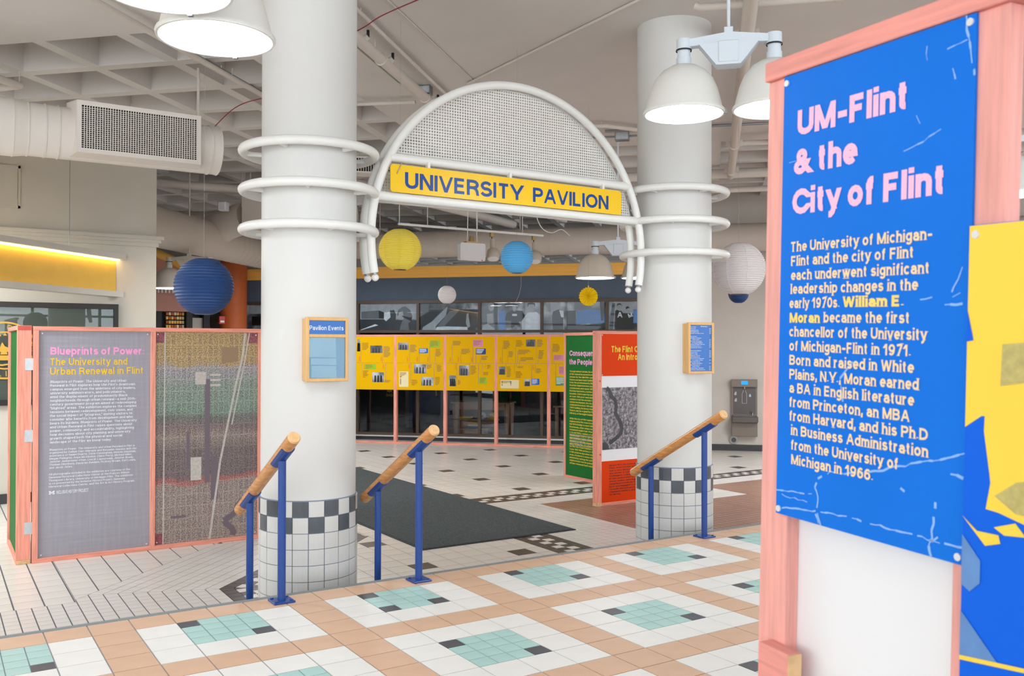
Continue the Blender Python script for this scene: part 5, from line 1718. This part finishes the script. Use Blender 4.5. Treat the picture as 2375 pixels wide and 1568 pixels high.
pipe('grey conduit left of the thick sprinkler pipe', [(-0.84, 1.2, ZC - .04), (-0.84, 3.9, ZC - .04), (-0.70, 4.2, ZC - .04)], 0.016, 'steel', clamps=((-0.84, 2, ZC - .04),), rz=R45)
jb = thing('junction_box', 'small grey steel junction box at the end of the ceiling conduit', 'electrical box', (2.53, 3.47, ZC - 0.10), R45)
MB().bbox(-.07, .07, -.05, .05, 0, .1, .004).build('body', 'steel', jb)
MB().bbox(-.06, .06, -.052, -.05, .015, .085, .0005).build('cover', 'zinc', jb)
pipe('long thin conduit crossing the flat ceiling above the arch', [(2.84, -3.0, ZC - .015), (2.84, 3.1, ZC - .015)], 0.013, clamps=((2.84, 1, ZC - .015),))
pipe('hairline conduit beside the sprinkler pipe on the flat ceiling', [(-0.24, 1.3, ZC - .008), (-0.10, 4.2, ZC - .008)], 0.007, clamps=(), rz=R45)
pipe('white pipe on the coffered ceiling left of the near column', [(-2.40, 0.2, ZC - .08), (-2.40, 4.9, ZC - .08)], 0.028, clamps=((-2.4, 1.2, ZC - .08), (-2.4, 3.3, ZC - .08)), rz=R45)
pipe('grey conduit alongside the pipe on the coffered ceiling', [(-2.46, 2.6, ZC - .02), (-2.46, 5.2, ZC - .02)], 0.015, 'steel', clamps=((-2.46, 3.2, ZC - .02),), rz=R45)
pipe('short white pipe with an end elbow at the upper left edge', [(-4.6, 2.35, ZC - .14), (-4.55, 2.9, ZC - .14), (-5.2, 2.95, ZC - .14)], 0.04, clamps=((-4.55, 2.9, ZC - .14),), rz=R45)
pipe('white pipe behind the near column under the flat ceiling', [(-1.75, 4.55, ZC - .06), (-0.9, 4.62, ZC - .06)], 0.022, clamps=((-1.2, 4.6, ZC - .06),), rz=R45)
pipe('white pipe at the top right beside the pendant lamp rod', [(2.2, 2.24, ZC - .1), (2.24, 2.24, ZC - .12), (4.6, 2.26, ZC - .12)], 0.03, clamps=((2.5, 2.24, ZC - .12), (3.6, 2.25, ZC - .12)), rz=R45)
tn = pipe('thick white pipe with clamps running back right of the far column', [(2.62, 0.5, ZC - .16), (2.62, 9.3, ZC - .16)], 0.058, clamps=((2.62, 2.9, ZC - .16), (2.62, 7.1, ZC - .16), (2.62, 8.9, ZC - .16)), rz=R45)
for n in (2.9, 7.1, 8.9):
    MB().tube([(2.62, n - .015, ZC - .16), (2.62, n + .015, ZC - .16)], 0.072, 16).build('clamp_ring', 'pipe_paint', tn)
    for s in (-1, 1):
        MB().box(2.62 + s * .085 - .02, 2.62 + s * .085 + .02, n - .02, n + .02, ZC - .18, ZC - .1).build('clamp_lug', 'pipe_paint', tn)
pipe('grey conduit crossing behind the clamped pipe', [(1.0, 6.55, ZC - .03), (5.0, 6.55, ZC - .03)], 0.017, 'steel', clamps=((1.5, 6.55, ZC - .03),), rz=R45)
pipe('white branch pipe meeting the clamped pipe', [(2.65, 7.2, ZC - .12), (5.0, 7.25, ZC - .12)], 0.035, clamps=((4.0, 7.22, ZC - .12),), rz=R45)
pipe('wide white pipe crossing before the right wall', [(0.5, 9.3, ZC - .12), (6.5, 9.3, ZC - .12)], 0.075, clamps=((2.0, 9.3, ZC - .12), (4.0, 9.3, ZC - .12)), rz=R45)
pipe('lower white pipe crossing before the right wall', [(0.5, 10.6, ZC - .15), (6.5, 10.6, ZC - .15)], 0.05, clamps=((2.2, 10.6, ZC - .15), (4.2, 10.6, ZC - .15)), rz=R45)
pipe('small white pipe behind the right side of the arch', [(0.6, 6.05, ZC - .06), (1.05, 6.15, ZC - .06), (1.7, 6.65, ZC - .06)], 0.026, clamps=((1.0, 6.15, ZC - .06),), rz=R45)
pipe('grey conduit with box behind the right side of the arch', [(0.7, 6.75, ZC - .06), (1.9, 6.75, ZC - .06)], 0.014, 'steel', clamps=((1.6, 6.75, ZC - .06),), rz=R45)
jb = thing('junction_box', 'grey steel box on the conduit behind the right of the arch', 'electrical box', (1.2 * Q + 6.75 * Q, -1.2 * Q + 6.75 * Q, ZC - 0.12), R45)
MB().bbox(-.09, .09, -.05, .05, 0, .12, .004).build('body', 'steel', jb)
MB().bbox(-.08, .08, -.052, -.05, .015, .105, .0005).build('cover', 'zinc', jb)
jb = thing('junction_box', 'beige box on the ceiling right of the clamped pipe', 'electrical box', (3.25 * Q + 7.0 * Q, -3.25 * Q + 7.0 * Q, ZC - 0.16), R45)
MB().bbox(-.16, .16, -.06, .06, 0, .16, .004).build('body', 'wall_taupe', jb)
MB().bbox(-.15, .15, -.062, -.06, .015, .145, .0005).build('cover', 'wall_taupe', jb)
# pipes above the shop
pipe('slanting white drain pipe high above the shop', [(-3.4, 8.5, ZC - .14), (-1.6, 13.0, ZC - .30)], 0.085, clamps=((-2.6, 10.5, ZC - .2),), rz=R45)
pipe('second slanting white pipe high above the shop', [(-1.9, 9.0, ZC - .12), (-0.6, 13.4, ZC - .2)], 0.05, clamps=((-1.4, 10.7, ZC - .15),), rz=R45)
pipe('tan pipe crossing above the taupe branch duct', [(-6.3, 7.4, ZC - .25), (-3.6, 9.6, ZC - .25)], 0.07, clamps=((-5.0, 8.46, ZC - .25),), rz=R45)
pipe('dark iron pipe behind the taupe branch duct', [(-6.6, 9.2, 3.72), (-4.4, 9.3, 3.72)], 0.09, 'far_duct', clamps=((-6.0, 9.2, 3.72), (-5.3, 9.25, 3.72)), rz=R45)

def smooth(pts, n=6):
    P = [Vector(p) for p in pts]
    P = [P[0] * 2 - P[1]] + P + [P[-1] * 2 - P[-2]]
    out = []
    for i in range(1, len(P) - 2):
        a, b, c, d = P[i - 1:i + 3]
        for k in range(n):
            t = k / n
            out.append(tuple(0.5 * ((2 * b) + (c - a) * t + (2 * a - 5 * b + 4 * c - d) * t * t + (3 * b - a - 3 * c + d) * t ** 3)))
    out.append(tuple(P[-2]))
    return out

def wire(label, pts, m='red_wire', r=0.005, name='cable'):
    pts = smooth(pts)
    t = MB().tube(pts, r, 6).build(name, m, None)
    t['label'] = label
    t['category'] = 'cable'
    return t
wire('red cable looping from the ceiling to the sprinkler pipe', [(1.6, 0.55, ZC - .01), (1.36, 1.05, ZC - .05), (1.20, 1.62, ZC - .07), (1.16, 1.90, ZC - .09), (1.08, 2.10, ZC - .13)])
wire('red cable sagging left of the near column toward the duct', [(1.35, 4.35, ZC - .06), (1.0, 4.4, ZC - .16), (0.75, 4.35, ZC - .30), (0.5, 4.3, 3.68)])

# second grille high behind the near column
g2 = thing('ceiling_diffuser', 'dark slotted air diffuser high behind the near column ring', 'air diffuser', (3.3, 6.5, 3.90), math.radians(-20))
MB().bbox(-.75, .35, -.02, .3, -.02, .21, .004).build('box', 'duct_paint', g2)
MB().box(-.72, .32, -.024, -.019, 0.0, .18).build('dark_core', 'dark_gap', g2)
for k in range(30):
    x = -.70 + k * .034
    MB().box(x - .004, x + .004, -.03, -.02, .0, .18).build('slat', 'duct_paint', g2)
MB().tube([(-.2, .15, .2), (-.2, .15, ZC - 3.9 + .1)], .01, 6).build('hanger_rod', 'pipe_paint', g2)

# ------------------------------------------------------------------ track with spot lights and a hung speaker
tk = thing('light_track', 'thin white lighting track hung beneath the ceiling before the shop', 'track', (4.3, 7.84, 3.4))
MB().bbox(0, 2.78, -.018, .018, -.018, .018, .003).build('rail', 'tube_paint', tk)
for x in (0.02, 0.52, 1.45, 2.35):
    MB().tube([(x, 0, 0.018), (x, 0, ZC - 3.4)], 0.006, 6).build('drop_rod', 'tube_paint', tk)
for k, (x, lab) in enumerate(((6.03, 'beige spotlight on the track left of the sky blue lantern'), (6.88, 'beige spotlight on the track half hidden behind the sky blue lantern'))):
    sp = thing('spotlight', lab, 'spotlight', (x, 7.84, 3.38), 0, 'spotlights on the track')
    MB().bbox(-.03, .03, -.025, .025, -.07, .0, .004).build('adapter', 'brass', sp)
    MB().tube([(0, 0, -.07), (0, -.01, -.13)], .008, 8).build('stem', 'black', sp)
    M = MB()
    ax = Vector((-0.18, -0.35, -1)).normalized()
    p0 = Vector((0.02, 0, -.12))
    M.tube([tuple(p0), tuple(p0 + ax * .17), tuple(p0 + ax * .20), tuple(p0 + ax * .30), tuple(p0 + ax * .36)], .05, 20, rs=[.045, .05, .095, .115, .10])
    M.build('can', 'lamp_far', sp, 50)
    MB().tube([tuple(p0 + ax * .352), tuple(p0 + ax * .363)], .085, 20).build('bulb_face', 'plastic_white', sp)
spk = thing('hanging_speaker', 'white rounded box hung on cords from the light track', 'speaker', (5.50, 7.60, 2.86))
pr_ = rrect(-.235, .235, 0, .285, .03, 4)
MB().plate(pr_, -.05, .05).build('case', 'plastic_white', spk)
MB().plate(rrect(-.12, .12, .285, .31, .01, 2), -.05, .05).build('bracket', 'brass', spk)
MB().tube([(0, 0, .31), (0, 0, .40)], .03, 10, rs=[.05, .035]).build('stem', 'brass', spk)
for x in (-.09, .09):
    MB().tube([(x, -.02, .30), (x * .9, -.02, .8), (x * .6 + .03, -.02, ZC - 2.86 + .37)], .007, 6).build('cord', 'tube_paint', spk)
MB().disc((.17, -.053, -.0 + .01), .01, 10, 'y', .003).build('red_light', 'alarm_red', spk)
wire('white cable looping down beneath the arch beside the sky blue lantern', [(6.7, 7.5, ZC), (6.68, 7.5, 3.8), (6.8, 7.5, 3.5), (7.05, 7.55, 3.42), (7.3, 7.6, 3.5), (7.55, 7.7, 3.42)], 'tube_paint', 0.008)

# ------------------------------------------------------------------ kiosk behind the dark blue lantern
MB().box(-9.0, 9.0, 17.0, 17.2, ZL, ZC + .4).build('wall_rear', 'wall_taupe', None, kind='structure')
kf = thing('kiosk_front', 'salmon kiosk front with a gold arch behind the dark blue lantern', 'kiosk', (1.5, 14.0, ZL))
ap_ = [(-1.6, 2.62), (1.5, 2.98), (1.5, 3.2)]
arc = [(1.45 * math.cos(math.radians(a)) - .05, 2.62 + 1.22 * math.sin(math.radians(a))) for a in range(0, 181, 10)]
MB().plate([(1.40, 2.70)] + arc + [(-1.5, 2.70)], 0, .12).build('arch_panel', 'salmon', kf)
MB().tube([(x, -.02, z) for x, z in arc], .085, 10).build('arch_trim', 'gold_paint', kf, 50)
MB().box(-1.6, 1.5, -.02, .14, 2.62, 2.96).build('fascia', 'salmon', kf)
a = MB()
ragged(a, -0.9, 3.07, 1.9, .05, 1, -.022, 3)
for k in range(26):
    a.plate([(-.55 + k * .07, 2.99), (-.52 + k * .07, 2.99), (-.52 + k * .07, 3.08), (-.55 + k * .07, 3.08)], -.022, -.021)
a.build('lettering', 'g210', kf, kind='stuff')
MB().box(-1.6, 1.5, .3, .4, 0, 2.62).build('back_wall', 'shelf_dark', kf)
for x in (-1.5, -.6, .45, 1.05, 1.4):
    MB().box(x - .06, x + .06, -.02, .2, 0, 2.62).build('pier', 'shelf_dark', kf)
RK = random.Random(3)
for i in range(7):
    for j in range(8):
        x, z = .62 + i * .052, 1.95 + j * .085
        MB().box(x, x + .04, .1, .2, z, z + .06).build('package', ('cream', 'gold_paint', 'orange_paint')[RK.randrange(3)], kf)
MB().box(1.12, 1.36, .1, .14, 1.7, 2.5).build('pale_panel', 'wall_taupe', kf)
oc = thing('orange_column', 'orange painted round column at the left end of the shop', 'column', (3.42, 13.9, ZL))
MB().lathe([(.27, 0), (.27, 3.9)], seg=36, closed_ends=True).build('shaft', 'orange_paint', oc, 40)
MB().lathe([(.285, 0), (.285, .15)], seg=36).build('base_band', 'baseboard', oc, 40)
al = thing('fire_alarm', 'red fire alarm box beside the orange column', 'alarm', (3.10, 13.62, 1.92))
MB().bbox(-.06, .06, -.05, .0, 0, .16, .006).build('box', 'alarm_red', al)
MB().bbox(-.04, .04, -.058, -.05, .03, .07, .002).build('handle', 'print_white', al)
MB().box(-.03, .03, -.001, .20, .04, .12).build('conduit', 'alarm_red', al)

# ------------------------------------------------------------------ water fountain on the right wall
NF = 12.27
wf = thing('water_fountain', 'grey bottle filling water fountain on the taupe right wall', 'water fountain', ((2.92 + NF) * Q, (-2.92 + NF) * Q, ZL), R45)
MB().plate(rrect(-.23, .23, .66, 1.32, .015, 3), -.07, 0).build('back_case', 'fountain', wf)
MB().plate(rrect(-.20, .20, .68, 1.18, .02, 3), -.075, -.069).build('alcove', 'fountain_dark', wf)
MB().box(-.23, .23, -.14, -.06, 1.185, 1.32).build('head', 'fountain', wf)
MB().plate(rrect(-.06, .06, 1.225, 1.295, .006, 2), -.145, -.139).build('display', 'screen_blue', wf)
MB().lathe([(.012, 0), (.016, .04)], (0, -.1, 1.145), 12).build('nozzle', 'brass', wf)
bo = MB()
stroke(bo, [(-.02, 1.12), (-.02, 1.10), (-.04, 1.06), (-.04, .88), (.04, .88), (.04, 1.06), (.02, 1.10), (.02, 1.12)], .007, -.0765)
bo.build('bottle_outline', 'g160', wf)
for x, z in ((-.16, 1.06), (-.155, .94)):
    MB().plate([(x - .02, z - .03), (x + .02, z - .03), (x + .02, z + .03), (x, z + .035), (x - .02, z)], -.0768, -.0755).build('pictogram', 'g160', wf)
MB().plate([(.085, 1.0), (.115, 1.0), (.12, 1.025), (.10, 1.06), (.08, 1.025)], -.0768, -.0755).build('drop_mark', 'notice_paper', wf)
bs = MB()
bs.bbox(-.235, .235, -.30, 0, .53, .66, .02)
bs.build('basin', 'fountain_dark', wf)
MB().box(-.20, .20, -.27, -.05, .655, .664).build('basin_top', 'steel', wf)
MB().tube([(.14, -.1, .66), (.14, -.1, .71), (.115, -.13, .73)], .012, 8).build('bubbler', 'steel', wf)
MB().bbox(-.23, .23, -.16, 0, .28, .53, .006).build('cabinet', 'fountain', wf)
pb = thing('push_plate', 'round steel door push plate on the wall below the water fountain', 'button', ((2.73 + NF) * Q, (-2.73 + NF) * Q, -.25), R45)
MB().disc((0, -.03, 0), .075, 28, 'y', .03).build('plate', 'steel', pb)
MB().disc((0, -.033, 0), .045, 20, 'y', .004).build('symbol', 'fountain_dark', pb)

# ------------------------------------------------------------------ photographs in the shop transom lights
PZ0, PZ1 = 1.80, 2.345

def photo_board(label, e0, e1, bg, shapes):
    t = thing('photo_panel', label, 'photograph', (((e0 + e1) / 2 + n0) * Q, (-(e0 + e1) / 2 + n0) * Q, PZ0), R45, 'historic photographs above the shop window')
    w, h = e1 - e0, PZ1 - PZ0
    MB().box(-w / 2, w / 2, .02, .03, 0, h).build('print', bg, t)
    for k, (m, pts) in enumerate(shapes):
        MB().plate([(-w / 2 + x * w, z * h) for x, z in pts], .019 - .0008 * (k + 1), .0195 - .0008 * (k + 1)).build('printed_shape', m, t)
    MB().box(-w / 2, w / 2, -.004, .0, 0, h).build('pane', 'clear_glass', t)
    return t

def ell(cx, cz, rx, rz, n=14):
    return [(cx + rx * math.cos(2 * math.pi * k / n), cz + rz * math.sin(2 * math.pi * k / n)) for k in range(n)]

def px_(pts, x0, x1, y0, y1):
    return [((x - x0) / (x1 - x0), (y1 - y) / (y1 - y0)) for x, y in pts]
A1 = (80, 1010, 105, 540)
photo_board('black and white photograph of men working bent over on railway ties', -4.757, -3.53, 'photo_1', [
    ('g160', px_([(80, 105), (1010, 105), (1010, 360), (80, 360)], *A1)), ('g60', px_([(80, 360), (1010, 380), (1010, 540), (80, 540)], *A1)),
    ('g110', px_([(95, 235), (380, 215), (470, 245), (470, 350), (95, 350)], *A1)), ('g20', px_([(385, 215), (470, 245), (470, 350), (390, 345)], *A1)),
    ('g210', px_([(480, 250), (570, 240), (590, 350), (540, 420), (470, 360)], *A1)), ('g60', px_([(600, 185), (640, 215), (672, 280), (665, 370), (610, 385), (610, 530), (575, 535), (545, 440), (480, 535), (430, 535), (500, 400), (580, 330), (570, 220)], *A1)),
    ('g110', px_([(820, 150), (900, 210), (937, 320), (920, 390), (870, 430), (890, 538), (730, 538), (760, 420), (800, 350), (780, 230), (720, 250), (705, 310), (690, 300), (700, 220), (760, 165)], *A1)), ('g20', px_([(760, 300), (880, 330), (930, 330), (920, 400), (870, 370), (790, 330)], *A1)),
    ('gskin', ell(.88 - .32, .80, .03, .06)), ('g210', px_([(330, 440), (80, 535), (100, 538), (380, 460)], *A1))])
A2 = (1065, 2035, 95, 540)
photo_board('black and white photograph of a long escalator in a dark hall', -3.47, -2.235, 'photo_2', [
    ('g60', px_([(1065, 200), (2035, 200), (2035, 540), (1065, 540)], *A2)), ('g20', px_([(1065, 330), (1250, 230), (1400, 230), (1280, 390), (1110, 500), (1065, 540)], *A2)), ('g110', px_([(1065, 95), (1215, 95), (1215, 230), (1065, 320)], *A2)),
    ('g160', px_([(1105, 538), (1120, 490), (1265, 400), (1480, 190), (1530, 150), (1500, 300), (1330, 480), (1340, 538)], *A2)), ('g110', px_([(1360, 480), (1560, 230), (1720, 190), (1700, 240), (1470, 480)], *A2)), ('g210', px_([(1350, 490), (1480, 480), (1850, 490), (1860, 538), (1330, 538)], *A2)),
    ('g160', px_([(1840, 280), (1870, 260), (1880, 350), (1900, 480), (1860, 510), (1830, 430)], *A2))])
A3 = (60, 930, 80, 465)
photo_board('black and white photograph of three men, one in a dark lettered shirt', -2.175, -.967, 'photo_3', [
    ('g20', px_([(410, 330), (430, 230), (520, 185), (660, 200), (700, 260), (680, 350), (560, 350)], *A3)), ('g110', px_([(60, 200), (150, 200), (300, 240), (310, 465), (60, 465)], *A3)), ('g60', px_([(240, 80), (300, 80), (300, 465), (260, 465)], *A3)), ('gskin', px_(ell(205, 140, 42, 60), *A3)), ('g160', px_([(70, 465), (80, 400), (150, 375), (250, 440), (255, 465)], *A3)), ('gskin', px_([(140, 240), (230, 230), (240, 370), (150, 385)], *A3)),
    ('g20', px_([(500, 210), (600, 205), (640, 280), (610, 350), (640, 400), (630, 430), (570, 400), (520, 440), (495, 430), (500, 340), (465, 290)], *A3)), ('gskin', px_(ell(548, 165, 28, 42), *A3)), ('g210', px_([(515, 240), (585, 240), (585, 270), (515, 270)], *A3)),
    ('g210', px_([(740, 225), (870, 215), (925, 270), (928, 465), (660, 465), (655, 340)], *A3)), ('gskin', px_(ell(790, 155, 45, 68), *A3)), ('g20', px_([(740, 150), (740, 90), (800, 82), (850, 95), (845, 150), (830, 110), (760, 110)], *A3)), ('photo_greyblue', px_([(310, 220), (410, 180), (420, 465), (320, 465)], *A3))])
A4 = (975, 1865, 75, 465)
photo_board('black and white photograph of a standing figure beside a parked vehicle', -.907, .322, 'photo_4', [
    ('g160', px_([(1075, 80), (1180, 80), (1180, 250), (1075, 250)], *A4)), ('g60', px_([(1310, 200), (1440, 195), (1440, 465), (1310, 465)], *A4)), ('photo_greyblue', px_([(1450, 210), (1600, 180), (1860, 200), (1860, 370), (1440, 385)], *A4)), ('g60', px_([(1700, 390), (1800, 380), (1865, 440), (1865, 465), (1420, 465), (1420, 410)], *A4)),
    ('g60', px_([(1110, 210), (1180, 180), (1240, 210), (1260, 300), (1250, 465), (1110, 465), (1095, 300)], *A4)), ('gskin', px_(ell(1165, 140, 40, 45), *A4)), ('g210', px_([(1200, 190), (1260, 200), (1265, 290), (1230, 290)], *A4)), ('g20', px_([(1865, 90), (1780, 75), (1800, 340), (1830, 340)], *A4))])
A5 = (1915, 2800, 70, 460)
t5 = photo_board('black and white photograph of students in lettered jackets beside the far column', .382, 1.63, 'photo_5', [
    ('g160', px_([(1990, 75), (2330, 70), (2330, 250), (1990, 250)], *A5)), ('g60', px_([(1930, 300), (1960, 90), (2000, 90), (1970, 460), (1920, 460)], *A5)), ('g20', px_([(2000, 200), (2060, 170), (2110, 230), (2250, 240), (2300, 300), (2330, 460), (1990, 460)], *A5)),
    ('gskin', px_(ell(2062, 150, 38, 52), *A5)), ('g20', px_([(2025, 140), (2030, 100), (2070, 95), (2105, 130), (2080, 115), (2045, 115)], *A5)), ('gskin', px_(ell(2178, 185, 30, 38), *A5)), ('g20', px_([(2145, 180), (2150, 145), (2180, 138), (2210, 170), (2190, 160)], *A5)), ('photo_greyblue', px_([(2250, 180), (2330, 180), (2330, 370), (2250, 370)], *A5))])
b = MB()
text(b, 'A', -.46, .235, .105, y=.009, bold=.04, serif=True)
text(b, 'M', -.235, .225, .08, y=.009, bold=.04, serif=True, rot=math.radians(20))
b.build('lettering', 'g210', t5, kind='stuff')
photo_board('grey photograph at the left end of the shop by the orange column', -7.33, -6.09, 'photo_6', [('g20', [(.1, .2), (.4, .2), (.4, .55), (.1, .55)]), ('g160', [(.05, .65), (.5, .65), (.5, .95), (.05, .95)])])
photo_board('photograph hidden mostly behind the near column', -6.03, -4.83, 'photo_2', [('g60', [(.2, 0), (.6, 0), (.5, .7), (.3, .7)])])

# ------------------------------------------------------------------ goods behind the shop window
def shop(name, label, cat, e, n, z, group=None):
    return thing(name, label, cat, ((e + n) * Q, (n - e) * Q, z), R45, group)
ZS = ZL + .005
tb_ = shop('display_table', 'tall wooden display table behind the shop glass', 'table', -2.37, 13.6, ZS)

def table(t, w, h, d, leg, ap):
    MB().bbox(-w / 2, w / 2, -d / 2, d / 2, h - .03, h, .003).build('tabletop', 'table_wood', t)
    for sx in (-1, 1):
        for sy in (-1, 1):
            x, y = sx * (w / 2 - leg), sy * (d / 2 - leg)
            MB().tube([(x, y, 0), (x, y, h - .03)], leg / 2, 4, rs=[leg * .45, leg * .75]).build('leg', 'table_wood', t)
    for sy in (-1, 1):
        MB().box(-w / 2 + leg, w / 2 - leg, sy * (d / 2 - leg) - .01, sy * (d / 2 - leg) + .01, h - .03 - ap, h - .03).build('apron', 'table_wood', t)
table(tb_, 1.28, .75, .6, .09, .13)
tb2 = shop('display_table', 'middle wooden step table behind the shop glass', 'table', -2.39, 13.25, ZS)
table(tb2, .86, .415, .2, .06, .13)
tb3 = shop('display_table', 'lowest small wooden bench behind the shop glass', 'table', -2.405, 12.98, ZS)
table(tb3, .56, .235, .2, .055, .12)

def cap(label, e, n, z, m, mark):
    t = shop('baseball_cap', label, 'cap', e, n, z, 'caps behind the shop glass')
    MB().lathe([(.095, 0), (.098, .04), (.085, .09), (.055, .125), (.012, .14), (.0, .14)], (0, 0, 0), 20).build('crown', m, t, 60)
    MB().prism([(-.085, -.05), (.085, -.05), (.075, -.13), (.04, -.165), (-.04, -.165), (-.075, -.13)], -.0, .012).build('brim', m, t)
    MB().lathe([(.009, 0), (.0, .008)], (0, 0, .14), 8).build('button', m, t)
    b = MB()
    text(b, mark, -.042, .045, .045, .084, y=-.1, bold=.04)
    b.build('lettering', 'cloth_navy', t, kind='stuff')
cap('light grey baseball cap on the middle step table', -2.30, 13.22, ZS + .418, 'cloth_grey', 'UM')
cap('yellow baseball cap with a dark M beside the grey cap', -2.10, 13.22, ZS + .418, 'cloth_yellow', 'M')
for k, (lab, e, n, z, m, w) in enumerate((('yellow folded shirt on the middle step table', -2.66, 13.25, ZS + .416, 'cloth_yellow', .26), ('navy folded shirt stacked lowest on the small bench', -2.405, 12.98, ZS + .236, 'cloth_navy', .30), ('white folded shirt between the navy and orange shirts', -2.405, 12.98, ZS + .284, 'cloth_grey', .26), ('orange folded shirt on top of the small bench stack', -2.405, 12.98, ZS + .332, 'cloth_orange', .28))):
    t = shop('folded_shirt', lab, 'shirt', e, n, z, 'folded shirts behind the shop glass')
    MB().bbox(-w / 2, w / 2, -.09, .09, 0, .042, .014).build('body', m, t)
    MB().bbox(-.05, .05, -.093, -.03, .034, .046, .004).build('collar', m, t)
dr = shop('shop_door', 'navy panel door deep inside the shop', 'door', -4.1, 15.5, ZS)
MB().bbox(-.6, .6, 0, .05, 0, 2.2, .004).build('leaf', 'store_navy', dr)
MB().bbox(.1, .13, -.05, -.02, .75, 1.15, .004).build('handle', 'brass', dr)
for x in (-.62, .62):
    MB().box(x - .04, x + .04, -.01, .06, 0, 2.24).build('jamb', 'bronze_frame', dr)
sg = shop('window_sticker', 'small gold lettering reading DAD inside the shop glass', 'lettering', -4.13, n0 + .06, .44)
b = MB()
text(b, 'DAD', -.07, 0, .05, .14, y=0, bold=.04)
b.plate([(-.06, .075), (-.03, .10), (0, .075), (.03, .10), (.06, .075), (.05, .13), (-.05, .13)], -.001, 0)
b.build('lettering', 'seal_gold', sg, kind='stuff')
sh = shop('display_shelf', 'wooden shelf with folded goods at the right of the shop window', 'shelf', -.42, 13.1, .25)
MB().bbox(-.35, .35, -.15, .15, 0, .03, .003).build('board', 'table_wood', sh)
for x in (-.3, .3):
    MB().box(x - .02, x + .02, -.1, .1, -.695, 0).build('support', 'table_wood', sh)
MB().bbox(-.05, .25, -.13, .1, .03, .09, .01).build('cloth_stack', 'cloth_yellow', sh)
